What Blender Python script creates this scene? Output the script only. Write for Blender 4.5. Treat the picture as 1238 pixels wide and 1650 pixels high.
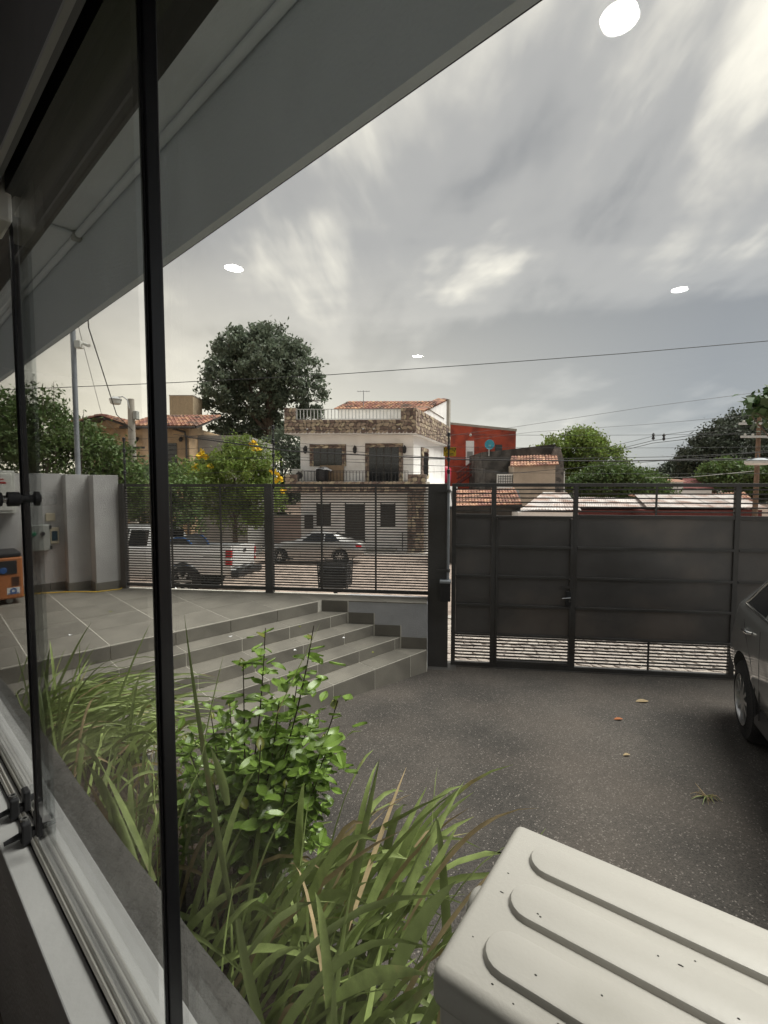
import bpy, bmesh, math, random
import numpy as np
from mathutils import Vector, Matrix
R = math.radians
rnd = random.Random(7)
S = bpy.context.scene
for o in list(bpy.data.objects): bpy.data.objects.remove(o)
COL = S.collection

# ------------------------------------------------------------------ camera
EYE = 2.45; F = 765.0; TH = math.atan(45/765.0)
cam = bpy.data.cameras.new('camera'); camo = bpy.data.objects.new('camera', cam); COL.objects.link(camo)
cam.sensor_width = 36; cam.lens = F/1650*36; cam.clip_start = 0.02; cam.clip_end = 3000
camo.location = (0, 0, EYE); camo.rotation_euler = (R(90)-TH, 0, 0)
S.camera = camo
S.render.resolution_x = 768; S.render.resolution_y = 1024

# ------------------------------------------------------------------ sky, sun, exposure
SUN_AZ, SUN_EL = R(78), R(61)          # azimuth from +Y towards +X
w = bpy.data.worlds.new('World'); S.world = w; w.use_nodes = True
nt = w.node_tree; N = nt.nodes; L = nt.links; N.clear()
out = N.new('ShaderNodeOutputWorld'); bg = N.new('ShaderNodeBackground'); bg.inputs[1].default_value = 0.051
L.new(bg.outputs[0], out.inputs[0])
sky = N.new('ShaderNodeTexSky'); sky.sky_type = 'NISHITA'; sky.sun_disc = False
sky.sun_elevation = SUN_EL; sky.sun_rotation = SUN_AZ
tc = N.new('ShaderNodeTexCoord'); sep = N.new('ShaderNodeSeparateXYZ'); L.new(tc.outputs['Generated'], sep.inputs[0])
def wmath(op, a, b=None, c=None):
    m = N.new('ShaderNodeMath'); m.operation = op
    for i, x in enumerate((a, b, c)):
        if x is None: continue
        if isinstance(x, (int, float)): m.inputs[i].default_value = x
        else: L.new(x, m.inputs[i])
    return m.outputs[0]
zc = wmath('ADD', wmath('MAXIMUM', sep.outputs[2], 0.0), 0.13)
cx = wmath('DIVIDE', sep.outputs[0], zc); cy = wmath('DIVIDE', sep.outputs[1], zc)
cmb = N.new('ShaderNodeCombineXYZ'); L.new(cx, cmb.inputs[0]); L.new(cy, cmb.inputs[1])
def wnoise(rot, sc, off, scale, detail, rough, dist):
    mp = N.new('ShaderNodeMapping'); mp.inputs['Rotation'].default_value = (0, 0, R(rot)); mp.inputs['Scale'].default_value = sc
    mp.inputs['Location'].default_value = off
    L.new(cmb.outputs[0], mp.inputs[0])
    n = N.new('ShaderNodeTexNoise'); n.inputs['Scale'].default_value = scale; n.inputs['Detail'].default_value = detail
    n.inputs['Roughness'].default_value = rough; n.inputs['Distortion'].default_value = dist
    L.new(mp.outputs[0], n.inputs[0]); return n.outputs[0]
n1 = wnoise(30, (0.45, 1.0, 1), (11.2, 3.3, 0), 0.62, 5, 0.5, 0.5)      # broad bands
n2 = wnoise(-30, (1.0, 0.42, 1), (9.1, 0.7, 0), 2.4, 8, 0.55, 0.3)   # streaks
mixn = wmath('ADD', wmath('MULTIPLY', n1, 0.62), wmath('MULTIPLY', n2, 0.38))
ramp = N.new('ShaderNodeValToRGB'); L.new(mixn, ramp.inputs[0])
cr = ramp.color_ramp; cr.interpolation = 'EASE'
cr.elements[0].position = 0.45; cr.elements[0].color = (1.75, 1.7, 1.68, 1)
cr.elements[1].position = 0.665; cr.elements[1].color = (7.2, 6.6, 5.6, 1)
e = cr.elements.new(0.55); e.color = (3.0, 2.84, 2.68, 1)
# towards the horizon: cool grey veil on the right, cream light where the sun stands behind thin cloud
hz = wmath('SUBTRACT', 1.0, wmath('MULTIPLY', sep.outputs[2], 2.3)); hz.node.use_clamp = True
side = wmath('MULTIPLY_ADD', sep.outputs[0], 0.9, 0.5); side.node.use_clamp = True
hcol = N.new('ShaderNodeMixRGB'); hcol.inputs[1].default_value = (12.5, 11.0, 8.4, 1); hcol.inputs[2].default_value = (2.75, 2.82, 2.95, 1)
L.new(side, hcol.inputs[0])
m1 = N.new('ShaderNodeMixRGB'); L.new(wmath('MULTIPLY', hz, 0.72), m1.inputs[0]); L.new(ramp.outputs[0], m1.inputs[1]); L.new(hcol.outputs[0], m1.inputs[2])
m2 = N.new('ShaderNodeMixRGB'); m2.inputs[0].default_value = 0.94; L.new(sky.outputs[0], m2.inputs[1]); L.new(m1.outputs[0], m2.inputs[2])
L.new(m2.outputs[0], bg.inputs[0])
sl = bpy.data.lights.new('sun', 'SUN'); sl.energy = 1.5; sl.angle = R(34); sl.color = (1.0, 0.95, 0.88)
so = bpy.data.objects.new('sun', sl); COL.objects.link(so)
sd = Vector((math.sin(SUN_AZ)*math.cos(SUN_EL), math.cos(SUN_AZ)*math.cos(SUN_EL), math.sin(SUN_EL)))
so.rotation_euler = sd.to_track_quat('Z', 'Y').to_euler(); so.location = sd*60
S.view_settings.view_transform = 'Standard'; S.view_settings.look = 'None'
S.view_settings.exposure = 1.97; S.view_settings.gamma = 1.0
S.view_settings.use_curve_mapping = False

# ------------------------------------------------------------------ pixel helpers (photo pixels, 1238 x 1650)
def ray(px, py):
    x = (px-619)/F; y = (825-py)/F
    return Vector((x, math.cos(TH)+y*math.sin(TH), -math.sin(TH)+y*math.cos(TH)))
C0 = Vector((0, 0, EYE))
def PZ(px, py, z):
    d = ray(px, py); return C0+d*((z-EYE)/d.z)
def PY(px, py, Y):
    d = ray(px, py); return C0+d*(Y/d.y)
def RP(px, py, p0, n):
    d = ray(px, py); n = Vector(n); return C0+d*((Vector(p0)-C0).dot(n)/d.dot(n))
def frame(a):            # (along the wall, away), (out of the wall)
    a = R(a); return Vector((-math.sin(a), math.cos(a), 0)), Vector((math.cos(a), math.sin(a), 0))
UW, VW = frame(48.0); UT, VT = frame(44.5)
FO = Vector((0, 6.43, 0)); FA = Vector((0.991, -0.133, 0)).normalized(); FN = Vector((0.133, 0.991, 0)).normalized()
FROT = math.atan2(FA.y, FA.x)
T = 0.92                 # terrace level
def nz(n):               # ground height against distance from the gate line
    return -0.075*n if n < 24 else -1.8-0.004*(n-24)
def GZ(p): return nz((Vector((p[0], p[1], 0))-FO).dot(FN))
def PG(px, py):          # pixel on the sloping ground
    d = ray(px, py); lo, hi = 0.5, 300.0
    for _ in range(60):
        m = (lo+hi)/2; p = C0+d*m
        if p.z > GZ(p): lo = m
        else: hi = m
    return C0+d*lo

# ------------------------------------------------------------------ materials
MATS = {}
def mat(name, col, rough=0.6, metal=0.0, var=0.12, scale=6.0, bump=0.0, bscale=60.0, rand=0.0, island=0.0, coat=0.0,
        dark=None, dscale=2.0, dpos=(0.5, 0.62), trans=0.0, spec=0.5, emit=0.0):
    m = bpy.data.materials.new(name); m.use_nodes = True; t = m.node_tree; n = t.nodes; l = t.links
    b = n['Principled BSDF']; b.inputs['Roughness'].default_value = rough; b.inputs['Metallic'].default_value = metal
    b.inputs['Coat Weight'].default_value = coat; b.inputs['Coat Roughness'].default_value = 0.06; b.inputs['Specular IOR Level'].default_value = spec
    co = n.new('ShaderNodeTexCoord').outputs['Object']
    no = n.new('ShaderNodeTexNoise'); no.inputs['Scale'].default_value = scale; no.inputs['Detail'].default_value = 6; no.inputs['Roughness'].default_value = 0.6
    l.new(co, no.inputs[0])
    mr = n.new('ShaderNodeMapRange'); l.new(no.outputs[0], mr.inputs[0]); mr.inputs[1].default_value = 0.3; mr.inputs[2].default_value = 0.7
    mr.inputs[3].default_value = 1-var; mr.inputs[4].default_value = 1+var
    val = mr.outputs[0]
    def mul(a, bb):
        q = n.new('ShaderNodeMath'); q.operation = 'MULTIPLY'; l.new(a, q.inputs[0]); l.new(bb, q.inputs[1]); return q.outputs[0]
    def jitter(src, amt):
        q = n.new('ShaderNodeMapRange'); l.new(src, q.inputs[0]); q.inputs[3].default_value = 1-amt; q.inputs[4].default_value = 1+amt; return q.outputs[0]
    if rand: val = mul(val, jitter(n.new('ShaderNodeObjectInfo').outputs['Random'], rand))
    if island: val = mul(val, jitter(n.new('ShaderNodeNewGeometry').outputs['Random Per Island'], island))
    base = n.new('ShaderNodeRGB'); base.outputs[0].default_value = (*col, 1); src = base.outputs[0]
    if island:
        hs = n.new('ShaderNodeHueSaturation'); q = n.new('ShaderNodeMapRange'); l.new(n.new('ShaderNodeNewGeometry').outputs['Random Per Island'], q.inputs[0])
        q.inputs[3].default_value = 0.5-0.06*island; q.inputs[4].default_value = 0.5+0.05*island
        l.new(q.outputs[0], hs.inputs['Hue']); l.new(src, hs.inputs['Color']); src = hs.outputs[0]
    if dark:
        dn = n.new('ShaderNodeTexNoise'); dn.inputs['Scale'].default_value = dscale; dn.inputs['Detail'].default_value = 8; l.new(co, dn.inputs[0])
        dr = n.new('ShaderNodeMapRange'); l.new(dn.outputs[0], dr.inputs[0]); dr.inputs[1].default_value = dpos[0]; dr.inputs[2].default_value = dpos[1]
        mx = n.new('ShaderNodeMixRGB'); l.new(dr.outputs[0], mx.inputs[0]); l.new(src, mx.inputs[1]); mx.inputs[2].default_value = (*dark, 1); src = mx.outputs[0]
    vm = n.new('ShaderNodeVectorMath'); vm.operation = 'SCALE'; l.new(src, vm.inputs[0]); l.new(val, vm.inputs['Scale'])
    l.new(vm.outputs[0], b.inputs['Base Color'])
    if bump:
        bn = n.new('ShaderNodeTexNoise'); bn.inputs['Scale'].default_value = bscale; bn.inputs['Detail'].default_value = 5; l.new(co, bn.inputs[0])
        bp = n.new('ShaderNodeBump'); bp.inputs['Strength'].default_value = bump; bp.inputs['Distance'].default_value = 0.02
        l.new(bn.outputs[0], bp.inputs['Height']); l.new(bp.outputs[0], b.inputs['Normal'])
    if trans:
        tr = n.new('ShaderNodeBsdfTranslucent'); l.new(vm.outputs[0], tr.inputs[0]); ms = n.new('ShaderNodeMixShader'); ms.inputs[0].default_value = trans
        l.new(b.outputs[0], ms.inputs[1]); l.new(tr.outputs[0], ms.inputs[2]); l.new(ms.outputs[0], n['Material Output'].inputs[0])
    if emit:
        b.inputs['Emission Color'].default_value = (1, 0.97, 0.92, 1); b.inputs['Emission Strength'].default_value = emit
    MATS[name] = m; return m
def glass_mat(name, tint=(0.93, 0.95, 0.95), k=1.0):
    m = bpy.data.materials.new(name); m.use_nodes = True; t = m.node_tree; n = t.nodes; l = t.links; n.remove(n['Principled BSDF'])
    lw = n.new('ShaderNodeLayerWeight'); lw.inputs[0].default_value = 0.5
    p = n.new('ShaderNodeMath'); p.operation = 'POWER'; l.new(lw.outputs['Facing'], p.inputs[0]); p.inputs[1].default_value = 5
    a = n.new('ShaderNodeMath'); a.operation = 'MULTIPLY_ADD'; l.new(p.outputs[0], a.inputs[0]); a.inputs[1].default_value = 0.9*k; a.inputs[2].default_value = 0.042*k
    tn = n.new('ShaderNodeTexNoise'); tn.inputs['Scale'].default_value = 3; l.new(n.new('ShaderNodeTexCoord').outputs['Object'], tn.inputs[0])
    tr = n.new('ShaderNodeBsdfTransparent'); tr.inputs[0].default_value = (*tint, 1)
    gl = n.new('ShaderNodeBsdfGlossy'); gl.inputs['Roughness'].default_value = 0.0
    mx = n.new('ShaderNodeMixShader'); l.new(a.outputs[0], mx.inputs[0]); l.new(tr.outputs[0], mx.inputs[1]); l.new(gl.outputs[0], mx.inputs[2])
    l.new(mx.outputs[0], n['Material Output'].inputs[0]); MATS[name] = m; return m
def asphalt_mat():
    m = mat('asphalt', (0.05, 0.044, 0.038), rough=0.82, var=0.5, scale=0.75); t = m.node_tree; n = t.nodes; l = t.links
    b = n['Principled BSDF']; src = b.inputs['Base Color'].links[0].from_socket
    co = n.new('ShaderNodeTexCoord').outputs['Object']
    v = n.new('ShaderNodeTexVoronoi'); v.inputs['Scale'].default_value = 125; l.new(co, v.inputs[0])
    sp = n.new('ShaderNodeSeparateXYZ'); l.new(v.outputs['Color'], sp.inputs[0])
    g = n.new('ShaderNodeMapRange'); l.new(sp.outputs[0], g.inputs[0]); g.inputs[1].default_value = 0.0; g.inputs[2].default_value = 1.0; g.inputs[3].default_value = 0.55; g.inputs[4].default_value = 1.55
    vm = n.new('ShaderNodeVectorMath'); vm.operation = 'SCALE'; l.new(src, vm.inputs[0]); l.new(g.outputs[0], vm.inputs['Scale'])
    big = n.new('ShaderNodeTexNoise'); big.inputs['Scale'].default_value = 0.9; big.inputs['Detail'].default_value = 3; l.new(co, big.inputs[0])
    thr = n.new('ShaderNodeMapRange'); l.new(big.outputs[0], thr.inputs[0]); thr.inputs[1].default_value = 0.3; thr.inputs[2].default_value = 0.7; thr.inputs[3].default_value = 0.985; thr.inputs[4].default_value = 0.93
    gt = n.new('ShaderNodeMath'); gt.operation = 'GREATER_THAN'; l.new(sp.outputs[1], gt.inputs[0]); l.new(thr.outputs[0], gt.inputs[1])
    mx = n.new('ShaderNodeMixRGB'); l.new(gt.outputs[0], mx.inputs[0]); l.new(vm.outputs[0], mx.inputs[1]); mx.inputs[2].default_value = (0.2, 0.18, 0.16, 1)
    # dusty reddish film
    du = n.new('ShaderNodeMapRange'); l.new(big.outputs[0], du.inputs[0]); du.inputs[1].default_value = 0.42; du.inputs[2].default_value = 0.75; du.inputs[3].default_value = 0; du.inputs[4].default_value = 0.45
    m3 = n.new('ShaderNodeMixRGB'); l.new(du.outputs[0], m3.inputs[0]); l.new(mx.outputs[0], m3.inputs[1]); m3.inputs[2].default_value = (0.115, 0.092, 0.074, 1)
    l.new(m3.outputs[0], b.inputs['Base Color'])
    bp = n.new('ShaderNodeBump'); bp.inputs['Strength'].default_value = 0.7; bp.inputs['Distance'].default_value = 0.006; l.new(v.outputs['Distance'], bp.inputs['Height']); bp.invert = True
    l.new(bp.outputs[0], b.inputs['Normal'])
    return m
asphalt_mat(); glass_mat('pane_glass')
mat('soil_ground', (0.16, 0.11, 0.08), 0.95, var=0.3, scale=0.8, bump=0.5)
mat('cobble', (0.4, 0.35, 0.31), 0.9, var=0.12, scale=3, island=0.16, bump=0.3)
mat('street', (0.38, 0.3, 0.25), 0.95, var=0.2, scale=1.7, bump=0.35, bscale=9, dark=(0.24, 0.19, 0.16), dscale=4)
mat('concrete_kerb', (0.45, 0.41, 0.37), 0.9, var=0.2, bump=0.3)
mat('tile', (0.17, 0.158, 0.134), 0.5, var=0.14, scale=3.2, rand=0.1, bump=0.1, bscale=30, dark=(0.21, 0.196, 0.165), dscale=1.1, dpos=(0.4, 0.8))
mat('grout', (0.6, 0.57, 0.5), 0.95, var=0.15)
mat('stucco', (0.5, 0.49, 0.475), 0.95, var=0.12, scale=2.0, bump=0.5, bscale=90, dark=(0.43, 0.42, 0.41), dscale=1.5)
mat('stucco_light', (0.5, 0.505, 0.52), 0.95, var=0.1, scale=5, bump=0.5, bscale=110)
mat('eave_paint', (0.84, 0.88, 0.91), 0.85, var=0.12, scale=1.5, bump=0.25, bscale=60)
mat('fascia_paint', (0.78, 0.83, 0.87), 0.85, var=0.1, scale=1.2, bump=0.25, bscale=60, dark=(0.7, 0.745, 0.78), dscale=1.2)
mat('near_black', (0.012, 0.012, 0.014), 0.45, var=0.2)
mat('black_metal', (0.01, 0.01, 0.012), 0.3, var=0.2, spec=0.6)
mat('gate_paint', (0.075, 0.072, 0.068), 0.5, var=0.25, scale=1.6, dark=(0.06, 0.054, 0.048), dscale=1.3)
mat('gate_sheet', (0.125, 0.117, 0.11), 0.42, var=0.35, scale=0.9, dark=(0.15, 0.13, 0.114), dscale=0.9, rand=0.1)
mat('steel', (0.45, 0.45, 0.44), 0.35, metal=0.9, var=0.15)
mat('galvanised', (0.3, 0.32, 0.34), 0.55, metal=0.4, var=0.15)
mat('aluminium', (0.5, 0.48, 0.44), 0.35, metal=0.8, var=0.15)
mat('white_sill', (0.42, 0.42, 0.41), 0.6, var=0.06, bump=0.05)
mat('rough_ledge', (0.085, 0.082, 0.075), 0.98, var=0.25, scale=5, bump=1.0, bscale=26)
mat('interior_paint', (0.4, 0.37, 0.34), 0.9, var=0.05)
mat('interior_floor', (0.2, 0.17, 0.15), 0.6, var=0.15)
mat('lamp_glow', (0.9, 0.9, 0.9), emit=22.0)
mat('white_plastic', (0.62, 0.62, 0.57), 0.5, var=0.08)
mat('beige_plastic', (0.5, 0.44, 0.32), 0.5, var=0.08)
mat('grey_plastic', (0.36, 0.37, 0.34), 0.5, var=0.08)
mat('ac_paint', (0.45, 0.43, 0.39), 0.42, var=0.07, scale=2.2, bump=0.04, bscale=160, dark=(0.36, 0.345, 0.3), dscale=3.0, dpos=(0.52, 0.72))
mat('dirt', (0.03, 0.028, 0.024), 0.9)
mat('orange_paint', (0.42, 0.15, 0.05), 0.5, var=0.08)
mat('dark_plastic', (0.022, 0.022, 0.024), 0.5, var=0.15)
mat('screen', (0.03, 0.06, 0.08), 0.15, var=0.2)
mat('blue_paint', (0.03, 0.1, 0.3), 0.5)
mat('yellow_paint', (0.75, 0.5, 0.03), 0.6)
mat('cable_black', (0.02, 0.02, 0.022), 0.7)
mat('cable_grey', (0.13, 0.13, 0.13), 0.7)
mat('leaf_strap', (0.3, 0.375, 0.13), 0.5, var=0.3, scale=22, rand=0.4, trans=0.25, dark=(0.4, 0.3, 0.15), dscale=7, dpos=(0.6, 0.72))
mat('leaf_young', (0.3, 0.37, 0.14), 0.45, var=0.2, scale=14, rand=0.3, trans=0.3)
mat('leaf_dry', (0.42, 0.32, 0.18), 0.8, var=0.25, scale=14, rand=0.3, trans=0.2)
mat('leaf_glossy', (0.19, 0.3, 0.055), 0.32, var=0.2, scale=20, rand=0.3, trans=0.22)
mat('stem_brown', (0.07, 0.05, 0.035), 0.9)
mat('soil', (0.05, 0.036, 0.026), 1.0, var=0.4, scale=20, bump=1.0)
mat('bark', (0.12, 0.09, 0.07), 0.95, var=0.3, scale=5, bump=0.8, bscale=12)
mat('fol_dark', (0.13, 0.16, 0.11), 0.6, var=0.3, scale=0.7, island=0.4, trans=0.38)
mat('fol_mid', (0.105, 0.16, 0.045), 0.6, var=0.3, scale=0.9, island=0.4, trans=0.3)
mat('fol_light', (0.19, 0.26, 0.055), 0.6, var=0.3, scale=0.9, island=0.35, trans=0.35)
mat('fol_far', (0.06, 0.075, 0.05), 0.7, var=0.3, scale=0.5, island=0.4, trans=0.15)
mat('fol_broad', (0.06, 0.11, 0.035), 0.45, var=0.2, scale=3, island=0.4, trans=0.25)
mat('petal', (0.8, 0.55, 0.02), 0.6, island=0.15)
mat('house_white', (0.92, 0.9, 0.87), 0.85, var=0.06, scale=1.2, bump=0.15, dark=(0.66, 0.63, 0.58), dscale=0.8, dpos=(0.55, 0.8))
mat('stone_clad', (0.34, 0.265, 0.2), 0.9, var=0.25, scale=4, island=0.6, bump=0.5)
mat('mortar', (0.16, 0.14, 0.12), 0.95, var=0.2)
mat('roof_clay', (0.34, 0.17, 0.11), 0.85, var=0.3, scale=2.5, island=0.35, dark=(0.14, 0.09, 0.07), dscale=1.4)
mat('roof_clay_bright', (0.44, 0.24, 0.165), 0.85, var=0.25, scale=2.5, island=0.3, dark=(0.25, 0.14, 0.1), dscale=1.6)
mat('dark_glass', (0.014, 0.015, 0.017), 0.12, var=0.2)
mat('dark_wood', (0.045, 0.04, 0.035), 0.6, var=0.2)
mat('iron', (0.02, 0.02, 0.021), 0.5)
mat('iron_pale', (0.5, 0.51, 0.5), 0.5)
mat('cardboard', (0.32, 0.23, 0.15), 0.9)
mat('cloth_white', (0.7, 0.7, 0.7), 0.9, bump=0.3)
mat('tan_wall', (0.46, 0.33, 0.2), 0.9, var=0.15, scale=1.5, bump=0.2, dark=(0.33, 0.24, 0.15), dscale=1.2)
mat('grey_wall', (0.3, 0.29, 0.27), 0.95, var=0.2, scale=1.0, bump=0.2)
mat('pink_wall', (0.5, 0.38, 0.33), 0.95, var=0.2, scale=1.0, bump=0.2)
mat('concrete', (0.38, 0.35, 0.3), 0.95, var=0.2, scale=1.5, bump=0.3)
mat('red_wall', (0.48, 0.085, 0.045), 0.9, var=0.18, scale=1.2, bump=0.2, dark=(0.28, 0.06, 0.04), dscale=1.0)
mat('stained_wall', (0.1, 0.09, 0.08), 0.95, var=0.4, scale=1.5, bump=0.3, dark=(0.035, 0.033, 0.03), dscale=1.2, dpos=(0.4, 0.6))
mat('cream_wall', (0.56, 0.46, 0.36), 0.95, var=0.15, scale=1.0, dark=(0.3, 0.25, 0.2), dscale=0.9, dpos=(0.55, 0.75))
mat('sheet_roof', (0.6, 0.55, 0.52), 0.55, var=0.2, scale=1.0, dark=(0.38, 0.25, 0.2), dscale=1.3, dpos=(0.46, 0.66), rand=0.12)
mat('dark_red', (0.14, 0.035, 0.03), 0.9, var=0.2)
mat('blue_dish', (0.05, 0.32, 0.42), 0.5)
mat('magenta_tank', (0.5, 0.02, 0.06), 0.5)
mat('car_grey', (0.24, 0.245, 0.24), 0.38, metal=0.35, var=0.05, coat=1.0)
mat('car_white', (0.72, 0.72, 0.71), 0.35, var=0.04, coat=0.8)
mat('car_silver', (0.42, 0.41, 0.4), 0.35, metal=0.6, var=0.05, coat=0.8)
mat('car_glass', (0.012, 0.014, 0.016), 0.06, var=0.1)
mat('tyre', (0.018, 0.018, 0.019), 0.85, var=0.2)
mat('alloy', (0.55, 0.55, 0.55), 0.28, metal=0.9, var=0.1)
mat('chrome', (0.75, 0.75, 0.74), 0.12, metal=1.0, var=0.02)
mat('tail_red', (0.4, 0.01, 0.012), 0.2)
mat('lamp_clear', (0.7, 0.7, 0.68), 0.2)
mat('blue_tarp', (0.03, 0.11, 0.3), 0.6, var=0.2)
mat('brown_leaf', (0.35, 0.12, 0.04), 0.8)
mat('wood_pole', (0.17, 0.11, 0.075), 0.95, var=0.25, bump=0.5)
M = MATS

# ------------------------------------------------------------------ mesh builder
class MB:
    def __init__(s, xf=None): s.v = []; s.f = []; s.xf = xf
    def add(s, vs, fs):
        o = len(s.v); s.v += [tuple(p) for p in vs]; s.f += [tuple(i+o for i in f) for f in fs]; return s
    def box(s, x0, x1, y0, y1, z0, z1):
        x0, x1 = min(x0, x1), max(x0, x1); y0, y1 = min(y0, y1), max(y0, y1)
        return s.add([(x0,y0,z0),(x1,y0,z0),(x1,y1,z0),(x0,y1,z0),(x0,y0,z1),(x1,y0,z1),(x1,y1,z1),(x0,y1,z1)],
                     [(3,2,1,0),(4,5,6,7),(0,1,5,4),(1,2,6,5),(2,3,7,6),(3,0,4,7)])
    def prism(s, poly, z0, z1):      # poly ccw in xy
        n = len(poly)
        return s.add([(x,y,z0) for x,y in poly]+[(x,y,z1) for x,y in poly],
              [tuple(range(n-1,-1,-1)), tuple(range(n,2*n))]+[(i,(i+1)%n,n+(i+1)%n,n+i) for i in range(n)])
    def hull(s, bot, top):           # two matching rings of 3-D points
        n = len(bot)
        return s.add(list(bot)+list(top), [tuple(range(n-1,-1,-1)), tuple(range(n,2*n))]+[(i,(i+1)%n,n+(i+1)%n,n+i) for i in range(n)])
    def tube(s, pts, r, n=8, caps=True):
        pts = [Vector(p) for p in pts]; rs = r if isinstance(r, (list, tuple)) else [r]*len(pts)
        rings = []; up = Vector((0, 0, 1))
        for i, p in enumerate(pts):
            d = (pts[min(i+1, len(pts)-1)]-pts[max(i-1, 0)])
            d = d.normalized() if d.length > 1e-9 else Vector((0, 0, 1))
            a = d.cross(up if abs(d.dot(up)) < 0.95 else Vector((1, 0, 0))).normalized(); b = a.cross(d).normalized()
            rings.append([p+(a*math.cos(2*math.pi*k/n)+b*math.sin(2*math.pi*k/n))*rs[i] for k in range(n)])
        vs = [q for rg in rings for q in rg]; fs = []
        for i in range(len(pts)-1):
            for k in range(n): fs.append((i*n+k, i*n+(k+1)%n, (i+1)*n+(k+1)%n, (i+1)*n+k))
        if caps: fs += [tuple(range(n-1,-1,-1)), tuple((len(pts)-1)*n+k for k in range(n))]
        return s.add(vs, fs)
    def lathe(s, prof, axis='z', c=(0,0,0), n=24, caps=True):   # prof: (r, h)
        vs = []; fs = []
        for r, h in prof:
            for k in range(n):
                a = 2*math.pi*k/n; x, y = r*math.cos(a), r*math.sin(a)
                p = (x, y, h) if axis == 'z' else ((x, h, y) if axis == 'y' else (h, x, y))
                vs.append((p[0]+c[0], p[1]+c[1], p[2]+c[2]))
        for i in range(len(prof)-1):
            for k in range(n): fs.append((i*n+k, i*n+(k+1)%n, (i+1)*n+(k+1)%n, (i+1)*n+k))
        closed = prof[0] == prof[-1] or not caps
        if prof[0][0] > 1e-6 and not closed: fs.append(tuple(range(n-1,-1,-1)))
        if prof[-1][0] > 1e-6 and not closed: fs.append(tuple((len(prof)-1)*n+k for k in range(n)))
        return s.add(vs, fs)
    def ball(s, c, r, n=10, m=7, sz=1.0):
        return s.lathe([(max(r*math.sin(math.pi*i/m), 1e-7), -r*sz*math.cos(math.pi*i/m)) for i in range(m+1)], 'z', c, n)
    def grid(s, fn, nu, nv, thick=None):
        vs = [fn(i/nu, j/nv) for j in range(nv+1) for i in range(nu+1)]
        fs = [(j*(nu+1)+i, j*(nu+1)+i+1, (j+1)*(nu+1)+i+1, (j+1)*(nu+1)+i) for j in range(nv) for i in range(nu)]
        return s.add(vs, fs)
    def build(s, name, m, parent=None, smooth=False, bevel=0, seg=2, kind=None):
        me = bpy.data.meshes.new(name); vs = s.v if s.xf is None else [tuple(s.xf(p)) for p in s.v]
        me.from_pydata(vs, [], s.f)
        if bevel or s.xf or smooth:
            bm = bmesh.new(); bm.from_mesh(me)
            bmesh.ops.recalc_face_normals(bm, faces=bm.faces)
            if bevel:
                bmesh.ops.remove_doubles(bm, verts=bm.verts, dist=1e-5)
                es = [e for e in bm.edges if len(e.link_faces) == 2 and e.calc_face_angle(0) > 0.6]
                bmesh.ops.bevel(bm, geom=es, offset=bevel, segments=seg, affect='EDGES', profile=0.5)
            bm.to_mesh(me); bm.free()
        if smooth:
            me.polygons.foreach_set('use_smooth', [True]*len(me.polygons))
            try: me.set_sharp_from_angle(angle=R(40))
            except Exception: pass
        me.materials.append(M[m] if isinstance(m, str) else m)
        return link(name, me, parent, kind)
def link(name, me, parent=None, kind=None):
    o = bpy.data.objects.new(name, me); COL.objects.link(o)
    if parent: o.parent = parent
    if kind: o['kind'] = kind
    return o
def tag(o, label, cat, group=None):
    o['label'] = label; o['category'] = cat
    if group: o['group'] = group
    return o
def thing(name, label, cat, loc=(0,0,0), rotz=0.0, group=None):
    o = bpy.data.objects.new(name, None); COL.objects.link(o); o.empty_display_size = 0.1
    o.location = loc; o.rotation_euler = (0, 0, rotz); return tag(o, label, cat, group)
def struct(o): o['kind'] = 'structure'; return o
def empty_struct(name, loc, rotz):
    o = bpy.data.objects.new(name, None); COL.objects.link(o); o.location = loc; o.rotation_euler = (0,0,rotz); return struct(o)
def copy_tree(o, parent=None):
    c = o.copy(); COL.objects.link(c); c.parent = parent
    for ch in list(o.children): copy_tree(ch, c)
    return c
WROT = math.atan2(VW.y, VW.x)-math.pi/2    # wall frame: x = -s, y = d
TROT = math.atan2(VT.y, VT.x)-math.pi/2
def toW(p): p = Vector(p); return Vector((-p.dot(UW), p.dot(VW), p.z))
def toT(p): p = Vector(p); return Vector((-p.dot(UT), p.dot(VT), p.z))
def toF(p): p = Vector(p); q = p-FO; return Vector((q.dot(FA), q.dot(FN), p.z))
def wbox(mb, s0, s1, d0, d1, z0, z1): return mb.box(-s1, -s0, d0, d1, z0, z1)
def clip(poly, a, b, c):       # keep a*x+b*y <= c
    r = []
    for i in range(len(poly)):
        p, q = poly[i], poly[(i+1) % len(poly)]; dp = a*p[0]+b*p[1]-c; dq = a*q[0]+b*q[1]-c
        if dp <= 0: r.append(p)
        if (dp < 0 < dq) or (dq < 0 < dp):
            t = dp/(dp-dq); r.append((p[0]+(q[0]-p[0])*t, p[1]+(q[1]-p[1])*t))
    return r
def area(p): return 0.5*sum(p[i][0]*p[(i+1)%len(p)][1]-p[(i+1)%len(p)][0]*p[i][1] for i in range(len(p)))
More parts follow.
